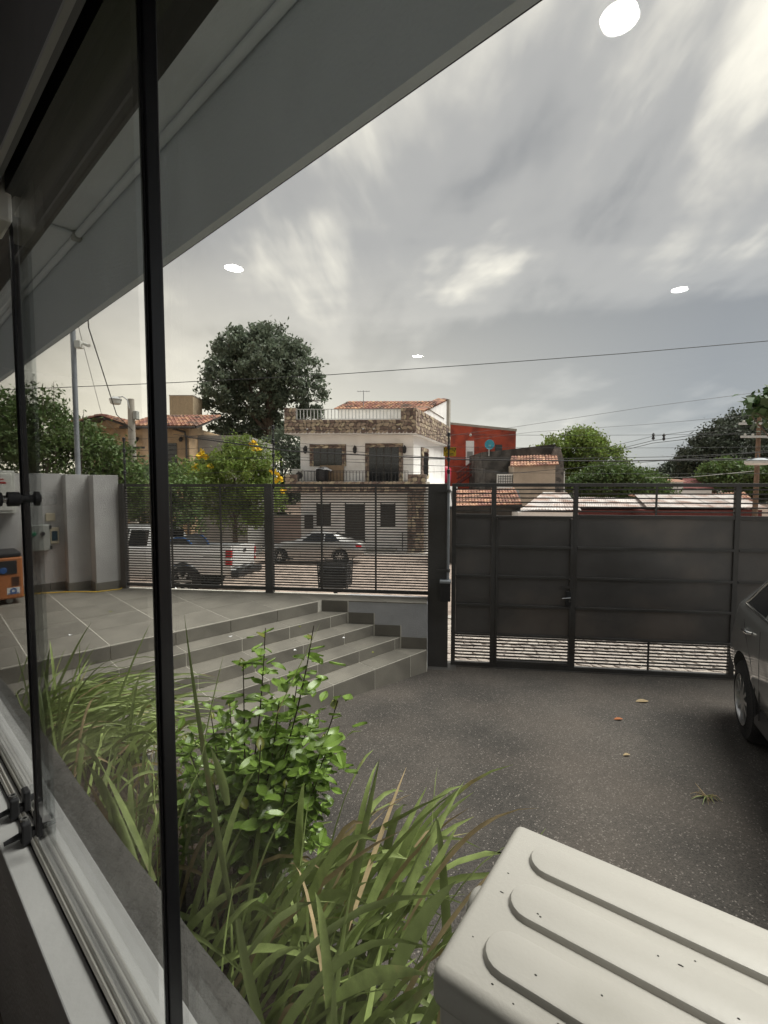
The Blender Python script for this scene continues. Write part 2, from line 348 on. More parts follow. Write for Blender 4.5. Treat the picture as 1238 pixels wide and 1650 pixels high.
def stones(mb, O, A, B, Nv, nx, ny, th=(0.02, 0.05), gap=0.08, seed=1, jit=0.36):
    r = random.Random(seed); O = Vector(O); A = Vector(A); B = Vector(B); Nv = Vector(Nv)
    P = {}
    for j in range(ny+1):
        for i in range(nx+1):
            jx = 0 if i in (0, nx) else r.uniform(-jit, jit); jy = 0 if j in (0, ny) else r.uniform(-jit, jit)
            P[i, j] = ((i+jx+(0.5*(j % 2)-0.25)*(0 if i in (0, nx) else 1))/nx, (j+jy)/ny)
    for j in range(ny):
        for i in range(nx):
            q = [P[i, j], P[i+1, j], P[i+1, j+1], P[i, j+1]]
            cxx = sum(a for a, b in q)/4; cyy = sum(b for a, b in q)/4
            # cut corners for an irregular outline
            poly = []
            for k in range(4):
                a, b = q[k], q[(k+1) % 4]
                poly.append((a[0]*0.78+b[0]*0.22, a[1]*0.78+b[1]*0.22)); poly.append((a[0]*0.25+b[0]*0.75, a[1]*0.25+b[1]*0.75))
            poly = [(cxx+(x-cxx)*(1-gap), cyy+(y-cyy)*(1-gap)) for x, y in poly]
            h = r.uniform(*th)
            bot = [O+A*x+B*y for x, y in poly]; top = [O+A*(cxx+(x-cxx)*0.9)+B*(cyy+(y-cyy)*0.9)+Nv*h for x, y in poly]
            mb.hull(bot, top)
def tile_roof(mb, O, A, B, cols, rows, seed=1):
    r = random.Random(seed); O = Vector(O); A = Vector(A); B = Vector(B); Nv = A.cross(B).normalized()
    if Nv.z < 0: Nv = -Nv
    wd = A.length/cols; a = A.normalized()
    for j in range(rows):
        for i in range(cols):
            j0 = j/rows; j1 = min((j+1.18)/rows, 1.02); wob = r.uniform(-0.06, 0.06)*wd
            pts = []
            for (t, lift, rad) in ((j0, 0.045, 0.56), (j1, 0.0, 0.46)):
                c = O+A*((i+0.5)/cols)+a*wob+B*t+Nv*(lift*wd*2.2)
                for k in range(5):
                    an = math.pi*k/4; pts.append(c-a*(math.cos(an)*rad*wd)+Nv*(math.sin(an)*rad*wd*0.8))
            mb.add(pts, [(k, k+1, 5+k+1, 5+k) for k in range(4)]+[(4, 3, 2, 1, 0)])
def leaf_mesh(name, cen, size, m, parent=None, seed=0, up=0.3, aspect=0.45, kind='stuff', fold=0.25):
    rg = np.random.default_rng(seed); n = len(cen); cen = np.asarray(cen, dtype=np.float64)
    d = rg.normal(size=(n, 3)); d[:, 2] += up; d /= np.linalg.norm(d, axis=1)[:, None]
    q = rg.normal(size=(n, 3)); sd_ = np.cross(d, q); sd_ /= np.linalg.norm(sd_, axis=1)[:, None]; nn = np.cross(d, sd_)
    sz = (size*rg.uniform(0.6, 1.3, n))[:, None]
    v = np.stack([cen-d*sz*0.5, cen+sd_*sz*aspect*0.5+nn*sz*fold*0.3, cen+d*sz*0.5, cen-sd_*sz*aspect*0.5+nn*sz*fold*0.3], 1).reshape(-1, 3)
    me = bpy.data.meshes.new(name); me.vertices.add(4*n); me.vertices.foreach_set('co', v.astype(np.float32).ravel())
    me.loops.add(4*n); me.loops.foreach_set('vertex_index', np.arange(4*n, dtype=np.int32)); me.polygons.add(n)
    me.polygons.foreach_set('loop_start', np.arange(0, 4*n, 4, dtype=np.int32)); me.polygons.foreach_set('loop_total', np.full(n, 4, dtype=np.int32))
    me.update(); me.validate(); me.materials.append(M[m])
    return link(name, me, parent, kind)
def crown_points(lobes, nclump, per, spread, seed=0, shell=0.55, flat=0.7):
    rg = np.random.default_rng(seed); L_ = np.array(lobes, dtype=float)     # cx cy cz rx ry rz
    vol = L_[:, 3]*L_[:, 4]*L_[:, 5]; idx = rg.choice(len(L_), nclump, p=vol/vol.sum())
    d = rg.normal(size=(nclump, 3)); d /= np.linalg.norm(d, axis=1)[:, None]
    r = (shell+(1-shell)*rg.uniform(0, 1, nclump)**0.6)[:, None]
    c = L_[idx, :3]+d*r*L_[idx, 3:6]
    sp = spread*rg.uniform(0.6, 1.3, nclump)
    p = np.repeat(c, per, 0)+rg.normal(size=(nclump*per, 3))*np.repeat(sp, per)[:, None]*np.array([1, 1, flat])
    return p
def tree(name, label, cat, base, lobes, m, nclump, per, spread, leaf, trunk_r, seed, group=None, limbs=6, shell=0.55, up=0.3, aspect=0.45, trunk_top=None, trunk_lean=(0,0)):
    t = thing(name, label, cat, base, 0, group)
    leaf_mesh('crown', crown_points(lobes, nclump, per, spread, seed, shell), leaf, m, t, seed, up, aspect)
    r = random.Random(seed); mb = MB(); L0 = lobes[0]; tz = trunk_top or L0[2]
    mb.tube([(0,0,-0.3), (trunk_lean[0]*0.3, trunk_lean[1]*0.3, tz*0.35), (trunk_lean[0]*0.7, trunk_lean[1]*0.7, tz*0.7), (trunk_lean[0], trunk_lean[1], tz)], [trunk_r*1.25, trunk_r, trunk_r*0.85, trunk_r*0.5], 9)
    for k in range(limbs):
        lb = lobes[k % len(lobes)]; a = r.uniform(0, 6.28); z0 = tz*r.uniform(0.5, 0.9)
        e = Vector((lb[0]+math.cos(a)*lb[3]*0.6, lb[1]+math.sin(a)*lb[4]*0.6, lb[2]+r.uniform(-0.2, 0.6)*lb[5])); b = Vector((trunk_lean[0]*z0/tz, trunk_lean[1]*z0/tz, z0)); mid = (b+e)/2+Vector((r.uniform(-.2,.2), r.uniform(-.2,.2), 0.15*lb[5]))
        mb.tube([b, mid, e], [trunk_r*0.5, trunk_r*0.3, trunk_r*0.1], 6)
    mb.build('trunk', 'bark', t, smooth=True); return t

# ================================================================== ground, driveway, street
def nsheet(name, m, a0, a1, ns, dz):
    mb = MB(); vs = []; fs = []
    for n in ns:
        for a in (a0, a1):
            p = FO+FA*a+FN*n; vs.append((p.x, p.y, nz(n)+dz))
    for i in range(len(ns)-1): fs.append((2*i, 2*i+1, 2*i+3, 2*i+2))
    mb.add(vs, fs); return struct(mb.build(name, m))
nsheet('ground', 'soil_ground', -700, 700, [-60, 0, 12, 24, 30, 80, 300, 1500], -0.03)
nsheet('driveway', 'asphalt', -1.6, 14, [-9.5, 0.05], 0.0)
nsheet('street', 'street', -60, 60, [3.2, 12, 18.4], -0.02)
side1 = nsheet('pavement', 'cobble', -60, 60, [0.05, 3.0], -0.012)
mbk = MB()
for (n0, n1) in ((3.0, 3.2), (18.4, 18.6)):
    for k in range(-12, 13):
        a0, a1 = k*2.0+0.01, k*2.0+1.99
        q = [FO+FA*a+FN*n for a, n in ((a0, n0), (a1, n0), (a1, n1), (a0, n1))]
        m = MB(); up = 0.10 if n0 > 10 else 0.02
        m.hull([(p.x, p.y, nz((n0+n1)/2)-0.2) for p in q], [(p.x, p.y, nz(n0)+up) for p in q])
        o = m.build('kerb_stone', 'concrete_kerb', side1)
far_pv = nsheet('pavement', 'concrete_kerb', -60, 60, [18.6, 22.5], 0.10)
m = MB(); p0 = FO+FA*0.5+FN*0.12
stones(m, (p0.x, p0.y, nz(0.12)-0.012), FA*7.0, FN*2.85+Vector((0, 0, nz(2.97)-nz(0.12))), (0, 0, 1), 46, 19, (0.008, 0.02), 0.1, 3)
m.build('cobblestones', 'cobble', side1, kind='stuff')

# ================================================================== the office the camera stands in (room, window wall)
SILL = EYE-0.885; HEAD = EYE+0.62; CEIL = EYE+1.15; FLOOR = T
room = {}; mat('lintel_paint', (0.16, 0.16, 0.165), 0.85, var=0.08)
def room_part(name, m, *boxes):
    mb = MB()
    for b in boxes: wbox(mb, *b)
    o = mb.build(name, m); o.rotation_euler = (0, 0, WROT); return struct(o)
room_part('room_floor', 'interior_floor', (-4, 6, -5, 0.214, FLOOR-0.12, FLOOR))
room_part('room_ceiling', 'interior_paint', (-4, 6, -5, 0.214, CEIL, CEIL+0.1))
room_part('room_back_wall', 'interior_paint', (-4, 6, -5.15, -5, FLOOR-0.12, CEIL+0.1))
room_part('room_side_wall', 'interior_paint', (6, 6.15, -5.15, 0.214, FLOOR-0.12, CEIL+0.1))
room_part('room_side_wall', 'interior_paint', (-4.15, -4, -5.15, 0.214, FLOOR-0.12, CEIL+0.1))
WS0, WS1 = -2.6, 3.1
room_part('window_wall', 'stucco',
          (-4.15, 8.4, 0.214, 0.335, -0.3, SILL-0.06), (WS1, 8.4, 0.214, 0.40, SILL-0.06, EYE+1.63), (-4.15, WS0, 0.214, 0.40, SILL-0.06, EYE+1.63))
lint = room_part('window_lintel', 'near_black', (WS0, WS1, 0.217, 0.402, EYE+0.735, EYE+1.63))  # whole lintel block in one near-black colour
room_part('unseen_bounce_face', 'eave_paint', (-4.15, 8.4, 0.4025, 0.412, EYE+0.755, EYE+1.624))  # pale face added out of view to bounce light onto fascia and soffit
lint2 = room_part('lintel_face', 'lintel_paint', (WS0, WS1, 0.197, 0.215, EYE+0.592, CEIL+0.02))
# outside ledge, rough render, slightly sloping
mb = MB()
n_ = 60; pts = []
prof = [(0.335, SILL-0.008), (0.415, SILL-0.02), (0.42, SILL-0.05), (0.42, -0.3), (0.335, -0.3)]
rr = random.Random(5); vs = []; fs = []
for i in range(n_+1):
    s_ = WS0+(8.4-WS0)*i/n_; j = rr.uniform(-0.004, 0.004)
    for k, (d_, z_) in enumerate(prof): vs.append((-s_, d_+(j if k in (1, 2, 3) else 0), z_+(rr.uniform(-0.003, 0.003) if k < 3 else 0)))
for i in range(n_):
    for k in range(5): fs.append((i*5+k, (i+1)*5+k, (i+1)*5+(k+1) % 5, i*5+(k+1) % 5))
mb.add(vs, fs); o = mb.build('window_ledge', 'rough_ledge', smooth=False); o.rotation_euler = (0, 0, WROT); struct(o)

# window thing: sill, tracks, panes, profiles, rollers, lock
win = thing('sliding_window', 'frameless sliding window with black edge profiles on a white sill', 'window', (0, 0, SILL), WROT)
def wp(name, m, boxes, parent=None, bevel=0):
    mb = MB()
    for (s0, s1, d0, d1, z0, z1) in boxes: mb.box(-s1, -s0, d0, d1, z0-SILL, z1-SILL)
    return mb.build(name, m, parent or win, bevel=bevel)
wp('sill', 'white_sill', [(WS0, WS1, 0.196, 0.338, SILL-0.06, SILL)], bevel=0.003)
tr = wp('bottom_track', 'black_metal', [(WS0, WS1, 0.2465, 0.2655, SILL+0.001, SILL+0.004)])
for d_ in (0.2515, 0.2605, 0.2785, 0.2875):
    mb = MB(); mb.tube([(-WS1, d_, 0.010), (-WS0, d_, 0.010)], 0.0042, 8); mb.build('track_rail', 'aluminium', win, smooth=True)
wp('bottom_track', 'black_metal', [(WS0, WS1, 0.2735, 0.2935, SILL+0.001, SILL+0.004)])
hd = wp('head_rail', 'black_metal', [(WS0, WS1, 0.24, 0.30, HEAD, EYE+0.7345)])
wp('head_trim', 'white_sill', [(WS0, WS1, 0.1955, 0.204, EYE+0.584, EYE+0.5915)])
SM, ST = 0.655, 1.335
for (s0, s1, d0) in ((WS0, SM, 0.279), (SM-0.004, ST, 0.253), (ST-0.01, WS1, 0.279)):
    wp('pane', 'pane_glass', [(s0, s1, d0, d0+0.008, SILL+0.014, HEAD+0.01)])
# thick meeting stile and thin edge profile
wp('edge_profile', 'black_metal', [(SM-0.005, SM+0.005, 0.2665, 0.2855, SILL+0.012, HEAD+0.02)], bevel=0.002)
wp('edge_profile', 'black_metal', [(SM-0.003, SM+0.005, 0.2625, 0.2662, SILL+0.012, HEAD+0.02)], bevel=0.002)
wp('edge_profile', 'black_metal', [(ST-0.007, ST+0.007, 0.2495, 0.2655, SILL+0.05, HEAD-0.03)], bevel=0.003)
# roller carriages on the track
for k, s_ in enumerate((1.54, 1.41)):
    mb = MB(); mb.box(-s_-0.022, -s_+0.022, 0.232, 0.252, 0.004, 0.058); mb.box(-s_-0.017, -s_+0.017, 0.262, 0.278, 0.01, 0.066); mb.box(-s_-0.012, -s_+0.012, 0.2515, 0.2625, 0.006, 0.03)
    rc = mb.build('roller_carriage', 'dark_plastic', win, bevel=0.004)
    mb = MB(); mb.tube([(-s_, 0.2, 0.02), (-s_, 0.234, 0.024)], [0.005, 0.008], 8); mb.build('thumb_screw', 'dark_plastic', rc, smooth=True)
    mb = MB(); mb.lathe([(0.009, 0.056), (0.009, 0.064), (0.005, 0.064), (0.005, 0.058)], 'z', (-s_, 0.242, 0), 12); mb.build('bolt', 'steel', rc)
    mb = MB(); mb.tube([(-s_, 0.276, 0.036), (-s_, 0.3, 0.04)], [0.01, 0.007], 8); mb.build('outer_knob', 'dark_plastic', rc, smooth=True)
# top corner bracket box of the pane
mb = MB(); mb.box(-ST-0.08, -ST+0.035, 0.212, 0.2515, HEAD-0.06-SILL, HEAD+0.05-SILL)
br = mb.build('corner_bracket', 'white_plastic', win, bevel=0.008)
for q in (-ST-0.05, -ST+0.025):
    mb = MB(); mb.lathe([(0.005, 0), (0.005, 0.004)], 'y', (q, 0.2085, HEAD-0.045-SILL), 10); mb.build('screw', 'steel', br)
# lock: chain of three round black knobs through the pane
kz = RP(34, 803, VW*0.26, VW); kz = toW(kz).z-SILL
mb = MB(); mb.lathe([(0.008, 0.19), (0.0155, 0.192), (0.0155, 0.214), (0.006, 0.217), (0.006, 0.221), (0.0165, 0.224), (0.0165, 0.245), (0.009, 0.25), (0.009, 0.272), (0.017, 0.274), (0.017, 0.283), (0.007, 0.287)], 'y', (-ST+0.005, 0, kz), 18)
kn = mb.build('lock_knob', 'dark_plastic', win, smooth=True)
mb = MB(); mb.lathe([(0.0085, 0.2145), (0.0085, 0.2235)], 'y', (-ST+0.005, 0, kz), 18); mb.build('chrome_ring', 'chrome', kn, smooth=True)

# recessed downlights of the office ceiling (seen as reflections in the pane)
def lamp_at(px, py):
    d = ray(px, py); g = 0.279; t = g/d.dot(VW); hit = C0+d*t; r = d-VW*(2*d.dot(VW)); p = hit+r*((CEIL-hit.z)/r.z); return p
for px, py in ((997, 22), (375, 430), (1095, 465), (672, 573)):
    p = lamp_at(px, py)
    t = thing('ceiling_downlight', 'round recessed downlight glowing white, mirrored in the window pane', 'downlight', (p.x, p.y, CEIL), 0, 'downlights of the office ceiling')
    mb = MB(); mb.lathe([(0.042, -0.004), (0.042, 0.002), (0.02, 0.002)], 'z', (0, 0, 0), 28); mb.build('diffuser', 'lamp_glow', t)
    mb = MB(); mb.lathe([(0.043, -0.006), (0.054, -0.004), (0.055, 0.002), (0.043, 0.002), (0.043, -0.006)], 'z', (0, 0, 0), 28); mb.build('trim_ring', 'white_plastic', t, smooth=True)

# eave: soffit, fascia beam, conduit
eave = thing('roof_eave', 'deep grey concrete eave with smooth soffit and tall fascia above the window', 'eave', (0, 0, 0), WROT)
HS, DB, HB = EYE+1.625, 1.05, EYE+1.094
mb = MB(); wbox(mb, -4.2, 9.6, 0.39, DB+0.02, HS, HS+0.12); mb.build('soffit', 'eave_paint', eave)
mb = MB(); wbox(mb, -4.2, 9.6, DB, DB+0.035, HB, HS+0.122); mb.build('fascia', 'fascia_paint', eave)
mb = MB(); wbox(mb, -4.2, 9.6, DB+0.0352, DB+0.05, HB+0.011, HS+0.121); mb.build('drip_edge', 'near_black', eave)
mb = MB(); mb.tube([(4.2, DB-0.022, HS-0.022), (-9.6, DB-0.022, HS-0.022)], 0.02, 10); mb.build('conduit', 'eave_paint', eave, smooth=True)
cs = 3.6
mb = MB(); mb.tube([(-cs, 0.41, HS-0.42), (-cs, 0.43, HS-0.05), (-cs, 0.5, HS-0.012), (-cs, DB-0.03, HS-0.012)], 0.012, 8); mb.build('soffit_cable', 'fascia_paint', eave, smooth=True)
mb = MB(); mb.box(-cs-0.03, -cs+0.03, DB-0.05, DB, HS-0.05, HS); mb.build('cable_clamp', 'grey_plastic', eave, bevel=0.006)

# ================================================================== terrace, plinth, steps
NA, NB, NC = -(FN.dot(UT)), FN.dot(VT), FO.dot(FN)      # n = NA*x + NB*y - NC in the terrace frame
S0, RI, TD, PN = 5.0, 0.15, 0.275, -0.33
terr = empty_struct('terrace', (0, 0, 0), TROT)
def tpoly(s0, s1, t0, t1): return [(-s1, t0), (-s0, t0), (-s0, t1), (-s1, t1)]
body = clip(tpoly(S0, 9.6, 0.1, 7), NA, NB, NC+0.06)
mb = MB(); mb.prism(body, -0.4, T-0.0028); mb.build('grout_bed', 'grout', terr)
tl = [0.64-0.61, 0.64, 1.25, 1.86, 2.47, 3.08, 3.69, 4.30, 4.91, 5.52]
g = 0.0045
def tile_obj(poly, z1, parent, th=0.011, name='tile', m='tile'):
    if len(poly) < 3 or area(poly) < 0.0008: return
    cx_ = sum(p[0] for p in poly)/len(poly); cy_ = sum(p[1] for p in poly)/len(poly)
    mb = MB(); mb.prism([(x-cx_, y-cy_) for x, y in poly], -th, 0); o = mb.build(name, m, parent); o.location = (cx_, cy_, z1); return o
slist = [S0]+[S0+0.6*k for k in range(1, 7)]
for i in range(len(slist)-1):
    for j in range(len(tl)-1):
        p = clip(tpoly(slist[i]+g, min(slist[i+1], 8.14)-g, max(tl[j], 0.14)+g, tl[j+1]-g), NA, NB, NC-0.012)
        tile_obj(p, T+rnd.uniform(-0.0006, 0.0006), terr)
# plinth under the fence, beside the steps
pl = empty_struct('fence_plinth', FO, FROT)
mb = MB(); mb.box(-1.3, 0.605, PN, 0.06, -0.4, T-0.0034); mb.build('stucco_body', 'stucco_light', pl)
for j in range(len(tl)-1):
    p = clip(clip(clip(tpoly(3.2, S0-g, tl[j]+g, tl[j+1]-g), NA, NB, NC-0.012), -NA, -NB, -(NC+PN-0.004)), 1, 0, 99)
    fa = FA.dot(UT)*-1, FA.dot(VT)      # a = fa.x*x + fa.y*y - FO.FA
    p = clip(p, fa[0], fa[1], 0.60+FO.dot(FA))
    tile_obj(p, T, terr)
steps = thing('tiled_steps', 'five grey tiled steps with pale grout climbing from driveway to terrace', 'steps', (0, 0, 0), TROT)
tls = [0.12]+tl[1:]
for k in range(1, 5):
    s_lo, s_hi = S0-TD*k, S0-TD*(k-1); zt = T-RI*k
    p = clip(tpoly(s_lo+0.0035, s_hi+0.0035, 0.12, 7), NA, NB, NC+PN-0.001)
    mb = MB(); mb.prism(p, -0.4, zt-0.003); mb.build('step_core', 'grout', steps)
    for j in range(len(tls)-1):
        p = clip(tpoly(s_lo+g, s_hi-0.001, tls[j]+g, tls[j+1]-g), NA, NB, NC+PN-0.014)
        tile_obj(p, zt, steps, name='tread_tile')
    for j in range(len(tls)-1):      # riser tiles below this nosing
        zb = zt-RI if k < 4 else -0.25
        p = clip(tpoly(s_lo+0.001, s_lo+0.0115, tls[j]+g, tls[j+1]-g), NA, NB, NC+PN-0.014)
        if len(p) >= 3 and area(p) > 1e-5: tile_obj(p, zt-0.0125, steps, th=zt-0.0125-zb-0.003, name='riser_tile')
for j in range(len(tls)-1):          # riser under the terrace edge
    p = clip(tpoly(S0-0.011, S0-0.0005, tls[j]+g, tls[j+1]-g), NA, NB, NC+PN-0.014)
    if len(p) >= 3 and area(p) > 1e-5: tile_obj(p, T-0.0125, steps, th=RI-0.0155, name='riser_tile')
# skirting tiles stepping down the plinth face
for k in range(1, 5):
    s_lo, s_hi = S0-TD*k, S0-TD*(k-1)
    def a_at(s_):                    # where the plinth face meets this s (fence frame a)
        y = (NC+PN-0.006-NA*(-s_))/NB; pt = UT*s_+VT*y; return toF(pt).x
    a0, a1 = a_at(s_hi+0.0), a_at(s_lo)
    m = MB(); m.box(a0+0.002, min(a1, 0.60)-0.002, PN-0.012, PN-0.0005, T-RI*k+0.002, T-RI*(k-1)-0.002)
    m.xf = lambda p: toT(FO+FA*p[0]+FN*p[1]+Vector((0, 0, p[2]))); m.build('skirting_tile', 'tile', steps)
    m = MB(); m.box(a1-0.001, min(a1+0.012, 0.604), PN-0.013, PN-0.0004, max(T-RI*(k+1), 0.0), T-RI*(k-1)-0.002)
    m.xf = lambda p: toT(FO+FA*p[0]+FN*p[1]+Vector((0, 0, p[2]))); m.build('skirting_tile', 'grout', steps)

# ================================================================== side wall of the terrace with pilasters
sw = thing('boundary_wall', 'grey rendered wall with two stepped pilasters beside the terrace', 'wall', (0, 0, 0), TROT)
mb = MB(); mb.box(-8.4, -8.15, -0.6, 1.52, -0.4, 2.60); mb.build('wall_panel', 'stucco', sw)
mb = MB(); mb.box(-8.4, -7.95, 1.50, 1.80, -0.4, 2.585); mb.build('pilaster', 'stucco', sw, bevel=0.004)
mb = MB(); mb.box(-8.4, -7.68, 1.78, 2.10, -0.4, 2.578); mb.build('pilaster', 'stucco', sw, bevel=0.004)
for (x0, x1, y0, y1) in ((-8.16, -8.136, -0.5, 0.1), (-8.16, -8.136, 0.105, 0.7), (-8.16, -8.136, 0.705, 1.30), (-8.16, -8.136, 1.305, 1.497), (-8.14, -7.937, 1.484, 1.497),
                         (-7.96, -7.936, 1.502, 1.762), (-7.93, -7.667, 1.766, 1.779), (-7.69, -7.666, 1.783, 2.098)):
    mb = MB(); mb.box(x0, x1, y0, y1, T-0.02, T+0.115); mb.build('skirting_tile', 'tile', sw, bevel=0.002)
# things on that wall
wn = -UT; wp0 = UT*8.15
def onwall(name, label, cat, px0, py0, px1, py1, depth, m, bevel=0.008, extra=None):
    a = toT(RP(px0, py0, wp0, UT)); b = toT(RP(px1, py1, wp0, UT))
    t = thing(name, label, cat, UT*8.15+VT*((a.y+b.y)/2)+Vector((0, 0, b.z)), TROT)
    w_ = abs(b.y-a.y)/2; h_ = a.z-b.z
    mb = MB(); mb.box(-0.002, depth, -w_, w_, 0, h_); mb.build('casing', m, t, bevel=bevel)
    if extra: extra(t, w_, h_, depth)
    return t
onwall('blank_cover', 'small cream blank cover plate alone above the breaker box', 'cover plate', 73, 827, 89, 839, 0.03, 'beige_plastic')
def ex_panel(t, w_, h_, d):
    mb = MB(); mb.lathe([(0.03, d), (0.026, d+0.02)], 'x', (0, 0.02, h_*0.66), 14); mb.build('rotary_switch', 'dark_plastic', t)
    mb = MB(); mb.lathe([(0.028, d), (0.022, d+0.015)], 'x', (0, -w_*0.75, h_*0.66), 14); mb.build('indicator', mat('indicator_green', (0.02, 0.3, 0.15)), t)
    for z in (0.1, 0.9):
        mb = MB(); mb.box(d-0.02, d+0.01, w_-0.005, w_+0.02, h_*z-0.025, h_*z+0.025); mb.build('hinge', 'dark_plastic', t)
onwall('control_panel', 'grey control cabinet with switch and green light on the side wall', 'control cabinet', 48, 846, 79, 885, 0.13, 'grey_plastic', extra=ex_panel)
def ex_brk(t, w_, h_, d):
    mb = MB(); mb.box(d-0.003, d+0.004, -w_*0.7, w_*0.65, h_*0.18, h_*0.78); mb.build('tinted_door', 'screen', t, bevel=0.004)
onwall('breaker_box', 'cream breaker box with dark tinted door', 'breaker box', 79.5, 850, 95, 875, 0.05, 'beige_plastic', extra=ex_brk)
def ex_meter(t, w_, h_, d):
    mb = MB(); mb.box(d-0.004, d+0.012, -w_*0.86, w_*0.86, h_*0.06, h_*0.94); mb.build('lid', 'white_plastic', t, bevel=0.01)
    mb = MB(); mb.box(d+0.0122, d+0.0135, -w_*0.2, w_*0.55, h_*0.7, h_*0.74); mb.box(d+0.0122, d+0.0135, -w_*0.1, w_*0.45, h_*0.78, h_*0.81); mb.build('red_mark', 'tail_red', t)
    mb = MB(); mb.tube([(0.02, 0, 0.01), (0.03, 0.01, -0.3), (0.025, 0.0, -0.55)], 0.012, 8); mb.build('cable', 'white_plastic', t, smooth=True)
onwall('meter_box', 'large white plastic meter box with red marks on its lid', 'meter box', -45, 758, 24, 826, 0.14, 'white_plastic', extra=ex_meter)
mbl = thing('yellow_cable', 'thin yellow cable lying along the foot of the grey side wall', 'cable', (0, 0, T), TROT)
yp = [(-8.02, -0.2), (-8.05, 0.5), (-8.06, 1.15), (-7.86, 1.5), (-7.6, 1.75), (-7.56, 2.05), (-7.7, 2.14)]
mb = MB(); mb.tube([(x, y, 0.007) for x, y in yp], 0.007, 6); mb.build('cable', 'yellow_paint', mbl, smooth=True)
# generator
gen = thing('generator', 'orange silent generator cabinet with dark control panel on the terrace', 'generator', UT*7.58+VT*0.93+Vector((0, 0, T)), TROT)
mb = MB(); mb.box(-0.56, 0, -0.92, 0, 0.07, 0.60); mb.build('cabinet', 'orange_paint', gen, bevel=0.02)
mb = MB(); mb.box(-0.55, -0.01, -0.91, -0.01, 0.602, 0.66); mb.build('top_cover', 'dark_plastic', gen, bevel=0.015)
mb = MB(); mb.box(-0.004, 0.008, -0.62, -0.06, 0.39, 0.56); cp = mb.build('control_panel', 'dark_plastic', gen, bevel=0.004)
for y in (-0.2, -0.34, -0.5):
    mb = MB(); mb.lathe([(0.04, 0.008), (0.036, 0.016)], 'x', (0, y, 0.44), 16); mb.build('socket', 'blue_paint', cp)
for k in range(6):
    mb = MB(); mb.box(-0.003, 0.006, -0.12, -0.04, 0.24+0.02*k, 0.249+0.02*k); mb.build('vent_slot', 'dark_plastic', gen)
mb = MB(); mb.box(-0.002, 0.0022, -0.17, -0.04, 0.13, 0.215); st_ = mb.build('sticker', 'lamp_clear', gen)
mb = MB(); mb.lathe([(0.036, 0.0023), (0.036, 0.0042), (0.018, 0.0042), (0.018, 0.0023), (0.036, 0.0023)], 'x', (0, -0.105, 0.172), 18); mb.box(0.0023, 0.0035, -0.16, -0.05, 0.134, 0.146); mb.build('emblem', 'blue_paint', st_)
mb = MB(); mb.lathe([(0.05, -0.002), (0.045, 0.03), (0.02, 0.035)], 'x', (0, -0.6, 0.22), 18); mb.build('filler_cap', 'dark_plastic', gen)
for y in (-0.14, -0.8):
    for x in (-0.08, -0.48):
        mb = MB(); mb.lathe([(0.02, -0.015), (0.036, -0.013), (0.036, 0.013), (0.02, 0.015)], 'x', (x, y, 0.036), 16); mb.box(x-0.02, x+0.02, y-0.012, y+0.012, 0.036, 0.08); mb.build('castor', 'grey_plastic', gen)

# ================================================================== slatted fence on the terrace edge
fence = thing('slat_fence', 'dark grey steel fence of closely spaced horizontal slats on the terrace edge', 'fence', FO, FROT)
fx = [-3.885, -1.625, 0.60]
mb = MB(); mb.box(-0.035, 0.035, -0.035, 0.035, T-0.01, 2.46)
post_me = None
for k, (x, w_) in enumerate(((fx[0]+0.03, 0.04), (fx[1], 0.055))):
    mb = MB(); mb.box(x-w_, x+w_, -0.045, 0.045, T-0.012, 2.455); mb.build('post', 'gate_paint', fence, bevel=0.004)
for (x0, x1, mids) in ((fx[0]+0.071, fx[1]-0.056, (278, 357)), (fx[1]+0.056, fx[2]-0.001, (519, 606))):
    mb = MB(); mb.box(x0, x1, -0.02, 0.02, 2.41, 2.452); mb.build('top_rail', 'gate_paint', fence)
    mb = MB(); mb.box(x0, x1, -0.02, 0.02, T+0.035, T+0.08); mb.build('bottom_rail', 'gate_paint', fence)
    ms = MB(); ms.box(x0, x1, -0.006, 0.012, -0.0085, 0.0085); first = ms.build('slat', 'gate_paint', fence); first.location.z = T+0.112
    z = T+0.112+0.0365
    while z < 2.40:
        o = link('slat', first.data, fence); o.location.z = z; z += 0.0365
    for px in mids:
        a = toF(RP(px, 860, FO, FN)).x
        mb = MB(); mb.box(a-0.012, a+0.012, -0.0195, -0.0062, T+0.08, 2.41); mb.build('upright', 'gate_paint', fence)

# ================================================================== driveway gate
gate = thing('driveway_gate', 'dark sliding steel gate with panelled sheets, open slats and an inset door', 'gate', FO, FROT)
def ga(px): return toF(RP(px, 930, FO, FN)).x
GX0, GX1 = ga(731), 6.4
stiles = [(GX0, 0.028), (ga(794.5), 0.03), (ga(925), 0.026), (ga(1183), 0.03), (GX1, 0.03)]
zr = [2.03, 1.63, 1.235, 0.845, 0.45]
mb = MB(); mb.box(GX0-0.03, GX1+0.03, -0.03, 0.03, 2.415, 2.46); mb.build('top_rail', 'gate_paint', gate, bevel=0.003)
mb = MB(); mb.box(GX0-0.03, GX1+0.03, -0.03, 0.03, 0.012, 0.062); mb.build('bottom_rail', 'gate_paint', gate, bevel=0.003)
for x, w_ in stiles:
    mb = MB(); mb.box(x-w_, x+w_, -0.028, 0.028, 0.0625, 2.4145); mb.build('stile', 'gate_paint', gate, bevel=0.003)
